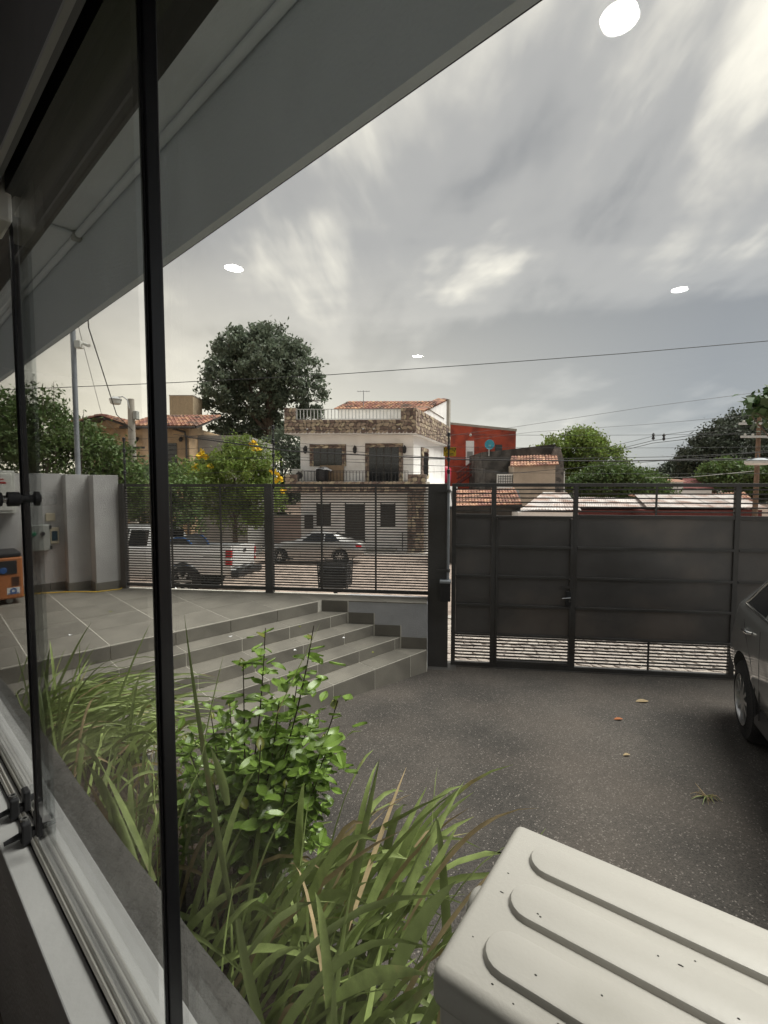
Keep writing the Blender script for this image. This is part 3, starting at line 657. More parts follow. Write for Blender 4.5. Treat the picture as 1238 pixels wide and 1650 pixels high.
for i in range(4):
    x0 = stiles[i][0]+stiles[i][1]+0.001; x1 = stiles[i+1][0]-stiles[i+1][1]-0.001
    door = (i == 1)
    if door:      # pedestrian door: own frame, panels and slats
        dr = gate; x0 += 0.0005; x1 -= 0.0005
        mb = MB(); mb.box(x0, x1, -0.033, 0.024, 2.005, 2.035); mb.build('door_rail', 'gate_paint', gate)
    else:
        mb = MB(); mb.box(x0, x1, -0.024, 0.024, zr[0]-0.02, zr[0]+0.025); mb.build('rail', 'gate_paint', gate)
    if door:
        mb = MB(); mb.box(x0, x0+0.028, -0.033, 0.02, 0.07, 2.0); leafd = mb.build('door', 'gate_paint', gate, bevel=0.003)
        mb = MB(); mb.box(x1-0.03, x1, -0.033, 0.02, 0.07, 2.0); mb.build('door_stile', 'gate_paint', leafd, bevel=0.003)
        mb = MB(); mb.box(x0+0.029, x1-0.031, -0.033, 0.02, 0.07, 0.10); mb.build('door_rail', 'gate_paint', leafd)
        par = leafd; x0 += 0.029; x1 -= 0.031
    else: par = gate
    for k, z in enumerate(zr[1:]):
        mb = MB(); mb.box(x0, x1, -0.04, 0.02, z-0.015, z+0.015); mb.build('rail', 'gate_paint', par, bevel=0.002)
    for k in range(4):
        zt = zr[k]-(0.021 if k == 0 else 0.0145); zb = zr[k+1]+0.0145
        nn = 5; wx = x1-x0; a_ = rnd.uniform(0.003, 0.011)*rnd.choice((-0.3, 1))
        m = MB(); m.grid(lambda u, v: (x0+wx*u, -0.002-a_*math.sin(math.pi*u)*math.sin(math.pi*v), zb+(zt-zb)*v), 8, 4)
        m.grid(lambda u, v: (x1-wx*u, 0.003, zb+(zt-zb)*v), 1, 1)
        m.build('sheet_panel', 'gate_sheet', par, smooth=True)
    nb = 8; z0, z1 = 0.095, zr[4]-0.02
    for k in range(nb):
        z = z0+(z1-z0)*(k+0.5)/nb
        mb = MB(); mb.box(x0, x1, -0.009, 0.009, z-0.009, z+0.009); mb.build('slat', 'gate_paint', par)
    if i == 1: x0 -= 0.029; x1 += 0.031
    for k in range(6):
        z = 2.07+(2.41-2.07)*(k+0.5)/6
        mb = MB(); mb.box(x0, x1, -0.008, 0.008, z-0.0085, z+0.0085); mb.build('slat', 'gate_paint', gate)
for px, zz in ((1053, (2.06, 2.414)), (1048, (0.063, 0.43))):
    a = ga(px); mb = MB(); mb.box(a-0.011, a+0.011, -0.022, -0.0085, *zz); mb.build('upright', 'gate_paint', gate)
# door lock and lever
hx = ga(915); hz_ = 0.985
mb = MB(); mb.box(hx-0.03, hx+0.035, -0.055, -0.034, hz_-0.11, hz_+0.08); lk = mb.build('lock_case', 'dark_plastic', gate, bevel=0.004)
mb = MB(); mb.tube([(hx+0.015, -0.05, hz_+0.005), (hx+0.015, -0.085, hz_+0.005), (hx-0.02, -0.09, hz_+0.003), (hx-0.085, -0.085, hz_-0.005)], 0.008, 8); mb.build('lever', 'chrome', lk, smooth=True)
mb = MB(); mb.lathe([(0.012, -0.065), (0.012, -0.055)], 'y', (hx+0.015, 0, hz_-0.045), 12); mb.build('key_cylinder', 'chrome', lk)
mb = MB(); mb.box(hx-0.1, hx+0.03, -0.04, -0.034, hz_+0.12, hz_+0.15); mb.build('strike_plate', 'gate_paint', gate)
# track in the ground
tk = thing('gate_track', 'flat steel track set into the asphalt under the sliding gate', 'gate track', FO, FROT)
mb = MB(); mb.box(0.92, 9.0, -0.05, 0.05, -0.02, 0.011); mb.build('track', 'gate_paint', tk)
# steel column beside the gate with conduit and motor box
gp = thing('gate_column', 'wide black steel column between the slatted fence and the gate', 'gate column', FO, FROT)
mb = MB(); mb.box(0.602, 0.87, -0.13, 0.13, -0.05, 2.455); mb.build('column', 'gate_paint', gp, bevel=0.006)
mb = MB(); mb.box(0.55, 0.98, -0.24, 0.1, -0.05, 0.018); mb.build('base_plate', 'gate_paint', gp)
cx_ = ga(722)
mb = MB(); mb.tube([(cx_, -0.16, 1.19), (cx_, -0.16, 2.58)], 0.019, 10); cd = mb.build('conduit', 'galvanised', gp, smooth=True)
for z in (2.36, 1.32):
    mb = MB(); mb.box(cx_-0.14, cx_+0.005, -0.165, -0.125, z-0.012, z+0.012); mb.lathe([(0.028, -0.02), (0.028, 0.02)], 'z', (cx_, -0.16, z), 12); mb.build('pipe_clamp', 'gate_paint', gp)
mb = MB(); mb.box(cx_-0.1, cx_+0.035, -0.26, -0.125, 0.93, 1.17); bx_ = mb.build('junction_box', 'dark_plastic', gp, bevel=0.008)
mb = MB(); mb.box(cx_-0.105, cx_+0.04, -0.265, -0.125, 1.1705, 1.20); mb.build('box_lid', 'galvanised', bx_, bevel=0.004)
# electric fence posts, wires, warning sign
for k, (px, top, ztop) in enumerate(((199.5, 706, None), (440, 686, None), (723.5, 698, None))):
    q = RP(px, top, FO, FN); a = toF(q).x
    t = thing('electric_fence_post', ['slim black electric fence post at the end of the fence by the grey wall', 'slim black electric fence post on the middle fence post', 'slim black electric fence post above the gate column'][k], 'fence post', FO+FA*a+Vector((0, 0, 2.45)), FROT)
    h = q.z-2.45
    yo = -0.0
    mb = MB(); mb.tube([(0, yo, -0.06), (0, yo, h)], 0.011, 8); mb.build('rod', 'iron', t, smooth=True)
    for j in range(4):
        zz = h*(0.25+0.24*j)
        mb = MB(); mb.lathe([(0.012, zz-0.03), (0.024, zz-0.02), (0.018, zz), (0.024, zz+0.02), (0.012, zz+0.03)], 'z', (0, yo, 0), 10); mb.build('insulator', 'dark_plastic', t, smooth=True)
for j in range(4):
    pts = []
    for px, top in ((199.5, 706), (440, 686), (723.5, 698)):
        q = RP(px, top, FO, FN); pts.append((toF(q).x, -0.02, 2.45+(q.z-2.45)*(0.25+0.24*j)))
    pts.append((6.4, -0.02, pts[-1][2]-0.02))
    full = []
    for i in range(len(pts)-1):
        for s in range(8):
            u = s/8; p = Vector(pts[i]).lerp(Vector(pts[i+1]), u); p.z -= 0.03*4*u*(1-u); full.append(p)
    full.append(pts[-1])
    t = thing('electric_fence_wire', 'thin bare wire strung between the electric fence posts above fence and gate', 'wire', FO, FROT, 'electric fence wires')
    mb = MB(); mb.tube(full, 0.0022, 4); mb.build('wire', 'cable_black', t)
q = RP(725, 728, FO+FN*0.02, FN)
sg = thing('warning_sign', 'small yellow warning sign with black marks on the electric fence post', 'sign', (q.x, q.y, q.z), FROT)
w_, h_ = 0.083, 0.058
mb = MB(); mb.box(-w_, w_, 0.002, 0.005, -h_, h_); mb.build('plate', 'yellow_paint', sg)
mk = MB()
for (x0, x1, z0, z1) in ((-0.075, -0.03, 0.018, 0.026), (0.03, 0.075, 0.018, 0.026), (-0.05, 0.05, 0.034, 0.044), (-0.045, 0.0, -0.026, -0.018), (0.006, 0.05, -0.026, -0.018), (-0.055, 0.055, -0.045, -0.038)):
    mk.box(x0, x1, 0.0008, 0.0019, z0, z1)
for sx in (-1, 1):
    mk.add([(sx*0.08, 0.0009, 0.05), (sx*0.08, 0.0009, 0.02), (sx*0.055, 0.0009, 0.05)], [(0, 1, 2)])
    mk.add([(sx*0.07, 0.0009, 0.012), (sx*0.06, 0.0009, -0.008), (sx*0.052, 0.0009, 0.012)], [(0, 1, 2)])
mk.build('black_print', 'iron', sg)

# ================================================================== air conditioner under the window
ACZ = EYE-0.66
p_far = PZ(833, 1322, ACZ); p_near = PZ(692, 1556, ACZ)
ydir = (p_far-p_near); dep = ydir.length; ydir.normalize(); ang = math.atan2(ydir.y, ydir.x)-math.pi/2
LEN = 0.86; HGT = 0.70
ac = thing('air_conditioner', 'cream outdoor air conditioning unit with three raised ribs on its speckled lid', 'air conditioner', (p_near.x, p_near.y, ACZ-HGT), ang)
mb = MB(); mb.box(0.008, LEN-0.008, 0.008, dep-0.008, 0.0, HGT-0.035); mb.build('casing', 'ac_paint', ac, bevel=0.012, seg=3)
mb = MB(); mb.box(0, LEN, 0, dep, HGT-0.06, HGT); lid = mb.build('lid', 'ac_paint', ac, bevel=0.016, seg=4, smooth=True)
def stadium(x0, x1, yc, r, n=9):
    pts = []
    for k in range(n+1): a = -math.pi/2+math.pi*k/n; pts.append((x1-r+r*math.cos(a), yc+r*math.sin(a)))
    for k in range(n+1): a = math.pi/2+math.pi*k/n; pts.append((x0+r+r*math.cos(a), yc+r*math.sin(a)))
    return pts
for yc in (0.073, 0.172, 0.272):
    yc = yc*dep/0.345
    m = MB(); rings = []
    for off, z in ((0.0, -0.002), (0.0015, 0.005), (0.004, 0.0085), (0.008, 0.0095)):
        rings.append([(x, y, HGT+z) for x, y in stadium(0.05+off, LEN-0.05-off, yc, 0.037-off)])
    n_ = len(rings[0]); vs = [p for r_ in rings for p in r_]; fs = [tuple(3*n_+k for k in range(n_))]
    for i in range(3):
        for k in range(n_): fs.append((i*n_+k, i*n_+(k+1) % n_, (i+1)*n_+(k+1) % n_, (i+1)*n_+k))
    m.add(vs, fs); m.build('lid_rib', 'ac_paint', lid, smooth=True)
# rounded valve cover on the end
m = MB(); m.prism([(-y, z) for y, z in []] or [(0, 0), (1, 0), (0, 1)], 0, 0); m = MB()
poly = stadium(-0.24, 0.03, 0, 0.042)
vs0 = [(0.01, dep*0.66+y, HGT-0.10+x) for x, y in poly]; vs1 = [(-0.042, dep*0.66+y*0.8, HGT-0.10+x*0.92) for x, y in poly]
m.hull(vs0, vs1); m.build('valve_cover', 'ac_paint', ac, bevel=0.014, seg=3, smooth=True)
# fan side (outer face)
m = MB(); m.lathe([(0.24, 0.0), (0.25, 0.012), (0.235, 0.014), (0.235, 0.0)], 'y', (LEN*0.4, dep-0.012, 0.32), 32); gr = m.build('fan_guard', 'ac_paint', ac, smooth=True)
m = MB(); m.lathe([(0.234, 0.0), (0.234, 0.003)], 'y', (LEN*0.4, dep-0.008, 0.32), 32); m.build('fan_opening', 'dark_plastic', gr)
for r_ in (0.06, 0.1, 0.14, 0.18, 0.21):
    m = MB(); m.tube([(LEN*0.4+r_*math.cos(a*math.pi/16), dep+0.002, 0.32+r_*math.sin(a*math.pi/16)) for a in range(33)], 0.003, 5, False); m.build('guard_ring', 'ac_paint', gr)
for x in (0.12, LEN-0.12):
    m = MB(); m.box(x-0.02, x+0.02, -0.16, dep, -0.03, -0.0005); m.box(x-0.02, x+0.02, -0.16, -0.12, -0.3, -0.0305); m.hull([(x-0.01, -0.13, -0.28), (x+0.01, -0.13, -0.28), (x+0.01, dep*0.8, -0.04), (x-0.01, dep*0.8, -0.04)], [(x-0.01, -0.13, -0.25), (x+0.01, -0.13, -0.25), (x+0.01, dep*0.75, -0.03), (x-0.01, dep*0.75, -0.03)])
    m.build('wall_bracket', 'galvanised', ac)
# dirt flecks and droppings on the lid
rr = random.Random(11)
for k in range(46):
    x, y = rr.uniform(0.02, 0.6), rr.uniform(0.015, dep-0.02)
    onr = any(abs(y-yc*dep/0.345) < 0.036 for yc in (0.073, 0.172, 0.272)) and 0.05 < x < LEN-0.05
    z = HGT+(0.0098 if onr else 0.0003)
    if any(0.021 < abs(y-yc*dep/0.345) < 0.037 for yc in (0.073, 0.172, 0.272)): continue
    a = rr.uniform(0, 3.14); l_ = rr.choice((0.0015, 0.002, 0.002, 0.004)); w2 = rr.uniform(0.0008, 0.0016)
    m = MB(); m.hull([(x+math.cos(a+t_)*l_+0, y+math.sin(a+t_)*w2, z) for t_ in (0, 1.2, 2.4, 3.6, 4.8)], [(x+math.cos(a+t_)*l_*0.6, y+math.sin(a+t_)*w2*0.6, z+0.0006) for t_ in (0, 1.2, 2.4, 3.6, 4.8)])
    m.build('dirt_fleck', 'dirt', lid)

# ================================================================== planter and plants under the window
def WPt(s, d, z): return UW*s+VW*d+Vector((0, 0, z))
def LP(px, py, d): return RP(px, py, VW*d, VW)
SOIL = 0.97
pln = thing('planter', 'low concrete planter bed full of dark soil along the window wall', 'planter', (0, 0, 0), WROT)
mb = MB(); mb.box(-3.84, 1.6, 0.97, 1.02, -0.3, SOIL-0.015); mb.box(-3.84, -3.78, 0.425, 0.969, -0.3, SOIL-0.015); mb.build('planter_wall', 'rough_ledge', pln, bevel=0.006)
rr = random.Random(3); m = MB()
m.grid(lambda u, v: (-3.779+5.3*u, 0.424+0.545*v, SOIL-0.02+rr.uniform(-0.012, 0.012)), 60, 8); m.build('soil', 'soil', pln)
def strap(base, ctrl, tip, width, parent, m, seg=8, droop=None, cut=False):
    base, ctrl, tip = Vector(base), Vector(ctrl), Vector(tip); org = parent.location
    mb = MB(); vs = []; fs = []
    for i in range(seg+1):
        t = i/seg; p = base*(1-t)**2+ctrl*2*t*(1-t)+tip*t*t; d = ((ctrl-base)*(1-t)+(tip-ctrl)*t)
        d = d.normalized() if d.length > 1e-6 else Vector((0, 0, 1))
        sd_ = d.cross(Vector((math.sin(strap.k), math.cos(strap.k), 0.35))).normalized(); nn = sd_.cross(d)
        wd = width*(0.55+0.45*min(t/0.25, 1))*(1-(max(t-0.45, 0)/0.55)**1.6*(0.55 if cut else 0.97))*0.5
        for q in (-1, 0, 1): vs.append(p+sd_*wd*q-nn*(0.25*wd if q == 0 else 0)-org)
    for i in range(seg):
        for k in (0, 1): fs.append((i*3+k, i*3+k+1, i*3+k+4, i*3+k+3))
    strap.k += 0.37
    mb.add(vs, fs); return mb.build('leaf', m, parent, smooth=True)
strap.k = 0.4
def clump(name, label, centre, roots, n, gen, seed, dry=0.13, young=0.25):
    t = thing(name, label, 'plant', centre, 0, None); r = random.Random(seed)
    for i in range(n):
        b, c, e, w_ = gen(r); u = r.random()
        strap(b, c, e, w_*(0.6 if u < dry else 1), t, 'leaf_dry' if u < dry else ('leaf_young' if u < dry+young else 'leaf_strap'))
    return t
def genA(r):
    s0 = r.uniform(0.52, 1.35); d0 = r.uniform(0.48, 1.0); b = WPt(s0, d0, SOIL-0.03)
    s1 = max(s0+r.gauss(-0.2, 0.2), 0.46); d1 = d0+r.uniform(-0.05, 0.42); z1 = r.uniform(1.15, 1.62)
    e = WPt(s1, d1, z1-(0.25 if r.random() < 0.3 else 0)); c = (b+e)/2+Vector((0, 0, r.uniform(0.12, 0.4)))
    return b, c, e, r.uniform(0.015, 0.03)
cA = clump('strap_leaf_plant', 'big clump of long green strap leaves with dry blades beside the air conditioner', WPt(0.95, 0.7, SOIL), None, 235, genA, 21)
def genB(r):
    s0 = r.uniform(1.3, 2.7); d0 = r.uniform(0.48, 1.0); b = WPt(s0, d0, SOIL-0.03)
    s1 = s0+r.gauss(-0.1, 0.28); d1 = d0+r.uniform(-0.12, 0.35); z1 = r.uniform(1.08, 1.5)-(0.16 if s0 > 1.75 else 0)
    e = WPt(s1, max(d1, 0.47), max(z1-(0.3 if r.random() < 0.35 else 0), 1.0)); c = (b+e)/2+Vector((0, 0, r.uniform(0.12, 0.4)))
    return b, c, e, r.uniform(0.012, 0.024)
cB = clump('strap_leaf_plant', 'middle clump of strap leaves growing around the glossy shrub', WPt(1.8, 0.7, SOIL), None, 190, genB, 22)
def genC(r):
    s0 = r.uniform(2.75, 3.7); d0 = r.uniform(0.5, 0.9); b = WPt(s0, d0, SOIL-0.03); u = r.random()
    if u < 0.88:    # long blades arching out over the steps
        e = WPt(s0-r.uniform(0.0, 0.45), d0+r.uniform(0.25, 0.8), r.uniform(0.9, 1.2)); c = b.lerp(e, 0.45)+Vector((0, 0, r.uniform(0.16, 0.36)))
    else:
        e = WPt(s0+r.uniform(-0.2, 0.3), d0+r.uniform(-0.1, 0.3), r.uniform(1.2, 1.62)); c = b.lerp(e, 0.5)+Vector((0, 0, r.uniform(0.05, 0.2)))
    return b, c, e, r.uniform(0.009, 0.018)
cC = clump('strap_leaf_plant', 'bushy clump of arching narrow leaves spilling over the tiled steps', WPt(3.2, 0.7, SOIL), None, 230, genC, 23, dry=0.07, young=0.5)
# single leaves that stand out
def lead(t, bp, tp, d0, d1, w_, bulge, m='leaf_strap', cut=False):
    b = LP(*bp, d0); e = LP(*tp, d1); c = b.lerp(e, 0.5)+Vector((bulge[0], 0, bulge[1])); strap(b, c, e, w_, t, m, 9, cut=cut)
lead(cB, (392, 1560), (297, 990), 0.62, 0.70, 0.034, (-0.02, 0.0)); lead(cB, (322, 1240), (362, 1050), 0.62, 0.7, 0.022, (-0.01, 0))
lead(cB, (430, 1185), (517, 1003), 0.80, 0.84, 0.022, (0, 0.01)); lead(cB, (250, 1420), (126, 1194), 0.56, 0.50, 0.03, (-0.02, 0.17), 'leaf_strap')
lead(cB, (236, 1440), (132, 1222), 0.55, 0.49, 0.028, (-0.02, 0.15), 'leaf_strap'); lead(cB, (228, 1450), (138, 1256), 0.54, 0.48, 0.024, (-0.02, 0.1), 'leaf_dry')
lead(cB, (367, 1298), (340, 1205), 0.7, 0.7, 0.03, (0.01, 0), 'leaf_young'); lead(cA, (440, 1720), (384, 1480), 0.5, 0.5, 0.034, (-0.015, 0.0), 'leaf_young', True)
lead(cA, (545, 1560), (612, 1222), 0.75, 1.0, 0.03, (0, 0.03)); lead(cA, (590, 1600), (748, 1258), 0.75, 1.1, 0.036, (0, 0.06)); lead(cA, (600, 1560), (732, 1266), 0.8, 1.1, 0.03, (0, 0.05))
lead(cA, (620, 1520), (795, 1318), 0.8, 1.05, 0.026, (0, 0.08)); lead(cA, (650, 1500), (810, 1312), 0.8, 1.0, 0.02, (0, 0.1), 'leaf_dry'); lead(cA, (560, 1540), (688, 1268), 0.8, 1.1, 0.03, (0, 0.03))
lead(cA, (560, 1500), (655, 1236), 0.8, 1.1, 0.014, (0, 0.02), 'leaf_dry'); lead(cA, (640, 1540), (738, 1330), 0.8, 0.98, 0.022, (0, 0.04)); lead(cA, (620, 1600), (735, 1420), 0.7, 0.72, 0.03, (0, 0.06), 'leaf_young')
lead(cA, (530, 1620), (690, 1570), 0.6, 0.6, 0.026, (0, 0.06)); lead(cC, (110, 1150), (122, 1035), 0.7, 0.8, 0.012, (0, 0), 'stem_brown'); lead(cC, (30, 1100), (62, 1010), 0.6, 0.7, 0.014, (0, 0))
# glossy shrub
SB = WPt(1.52, 0.92, SOIL)
shr = thing('glossy_shrub', 'young shrub with glossy green oval leaves in front of the steps', 'shrub', SB)
lm = []
for k in range(5):
    me = bpy.data.meshes.new('leaf'); r = random.Random(k); vs = []; fs = []
    prof = [(0, 0.02), (0.18, 0.62), (0.42, 0.98), (0.68, 0.8), (0.88, 0.36), (1.0, 0.02)]
    cu = r.uniform(-0.2, 0.25)
    for (x, w_) in prof:
        for q in (-1, 0, 1): vs.append((x, q*w_*0.27, (-0.08 if q == 0 else 0.03)-cu*x*x))
    for i in range(5):
        for q in (0, 1): fs.append((i*3+q, i*3+q+1, i*3+q+4, i*3+q+3))
    me.from_pydata(vs, [], fs); me.polygons.foreach_set('use_smooth', [True]*len(me.polygons)); me.materials.append(M['leaf_glossy']); lm.append(me)
yl = lm[0].copy(); yl.materials.clear(); yl.materials.append(mat('leaf_tip', (0.2, 0.22, 0.03), 0.35, rand=0.3, trans=0.3))
rr = random.Random(31); nleaf = 0
tips = [(428, 1012, .95), (506, 1008, .98), (392, 1066, .9), (545, 1128, 1.0), (482, 1085, 1.05), (340, 1150, .85), (300, 1190, .84), (532, 1195, 1.0), (420, 1200, .8), (462, 1265, .85), (345, 1260, .78), (515, 1250, .95), (450, 1130, .9), (370, 1130, .95), (400, 1300, .78), (310, 1280, .8), (500, 1150, 1.05), (470, 1190, 1.0), (440, 1250, .95), (380, 1210, .95)]
for (px, py, dd) in tips:
    e = LP(px, py, dd)-SB; b = Vector((rr.uniform(-0.05, 0.05), rr.uniform(-0.05, 0.05), -0.02)); mid = Vector((e.x*0.7, e.y*0.7, e.z*0.5))
    mb = MB(); pts = [b*(1-t)**2+mid*2*t*(1-t)+e*t*t for t in [k/7 for k in range(8)]]
    mb.tube(pts, [0.0045-0.0004*k for k in range(8)], 5); mb.build('stem', 'stem_brown', shr)
    nl = 15
    for k in range(nl):
        t = 0.28+0.72*(k+rr.random()*0.5)/nl; t = min(t, 1); p = b*(1-t)**2+mid*2*t*(1-t)+e*t*t
        a = 2.4*k+rr.uniform(-0.5, 0.5); dr = Vector((math.cos(a), math.sin(a), rr.uniform(-0.25, 0.45)+(0.5 if t > 0.93 else 0))).normalized()
        sd_ = dr.cross(Vector((0, 0, 1))).normalized(); nn = sd_.cross(dr); sd_ = (sd_+nn*rr.uniform(-0.5, 0.5)).normalized(); nn = sd_.cross(dr)
        sc = rr.uniform(0.055, 0.09)*(0.62 if t > 0.9 else 1)
        o = link('leaf', yl if (t > 0.93 and rr.random() < 0.7) else rr.choice(lm), shr)
        o.matrix_local = Matrix.Translation(p)@Matrix((dr, -sd_, nn)).transposed().to_4x4()@Matrix.Scale(sc, 4)

# small inner leaves of the shrub, too many to pick apart
fm = MB(); rr = random.Random(32)
for k in range(950):
    px, py, dd = rr.choice(tips); e = LP(px, py, dd)-SB; t = rr.uniform(0.2, 0.97)**0.8; p = Vector((e.x*(0.35+0.65*t), e.y*(0.35+0.65*t), e.z*t))+Vector((rr.gauss(0, .05), rr.gauss(0, .05), rr.gauss(0, .05)))
    a = rr.uniform(0, 6.28); dr = Vector((math.cos(a), math.sin(a), rr.uniform(-0.4, 0.5))).normalized(); sd_ = dr.cross(Vector((rr.uniform(-.4, .4), rr.uniform(-.4, .4), 1))).normalized(); nn = sd_.cross(dr); sc = rr.uniform(0.04, 0.075)
    fm.add([p+dr*(x*sc)+sd_*(y*sc)+nn*(z*sc) for x, y, z in [tuple(v.co) for v in lm[k % 5].vertices]], [tuple(f.vertices) for f in lm[k % 5].polygons])
fm.build('inner_foliage', 'leaf_glossy', shr, smooth=True, kind='stuff')

# ================================================================== litter on the driveway
def ground_thing(name, label, cat, px, py): p = PG(px, py); return thing(name, label, cat, p), p
tw, p = ground_thing('dried_twig', 'dried tuft of brown grassy twig lying on the asphalt', 'twig', 1138, 1285); rr = random.Random(8)
for k in range(16):
    a = rr.uniform(2.6, 5.9); l_ = rr.uniform(0.05, 0.13)
    mb = MB(); mb.tube([(0, 0, 0.012), (math.cos(a)*l_*0.6, math.sin(a)*l_*0.6, rr.uniform(0.015, 0.045)), (math.cos(a)*l_, math.sin(a)*l_, 0.006)], [0.004, 0.003, 0.001], 5); mb.build('blade', 'leaf_dry' if k % 3 else 'leaf_strap', tw)
mb = MB(); mb.tube([(0, 0, 0.01), (0.0, 0.12, 0.03)], [0.003, 0.0015], 5); mb.build('stem', 'leaf_dry', tw)
for k, (px, py, m_, sz, lab) in enumerate(((997, 1160, 'brown_leaf', 0.045, 'small orange fallen leaf lying alone on the asphalt'), (1010, 1218, 'leaf_dry', 0.03, 'pale yellow scrap of leaf on the asphalt'), (1035, 1131, 'leaf_dry', 0.07, 'curled dry straw near the gate'))):
    t, p = ground_thing('fallen_leaf', lab, 'leaf', px, py)
    m = MB(); m.grid(lambda u, v: ((u-0.5)*sz*2, (v-0.5)*sz*(1-abs(2*u-1)**2*0.9), 0.006+0.01*math.sin(math.pi*u)*abs(v-0.5)*2+0.004*u), 6, 2); m.build('blade', m_, t, smooth=True)
rr = random.Random(77); k = 0
for (s_, t_, z_) in ((4.62, 3.15, 0.77), (4.35, 2.9, 0.62), (4.3, 3.55, 0.62), (4.0, 3.75, 0.47), (4.86, 2.4, 0.77), (5.6, 1.05, T), (6.3, 1.6, T), (4.05, 3.1, 0.32)):
    p = UT*s_+VT*t_+Vector((0, 0, z_))
    t = thing('fallen_petal', 'tiny pale petal fallen on the flat terrace tiles' if z_ == T else ('tiny petal lying on the lowest tiled step' if z_ < 0.4 else 'tiny pale petal fallen on an upper step tread'), 'petal', p, rr.uniform(0, 6), 'petals on the terrace' if z_ == T else 'petals on the steps')
    m = MB(); m.grid(lambda u, v: ((u-0.5)*0.045, (v-0.5)*0.03*(1-abs(2*u-1)**2*0.8), 0.0015+0.008*(2*u-1)**2), 4, 2); m.build('blade', 'leaf_tip' if k % 3 == 0 else 'cloth_white', t); k += 1

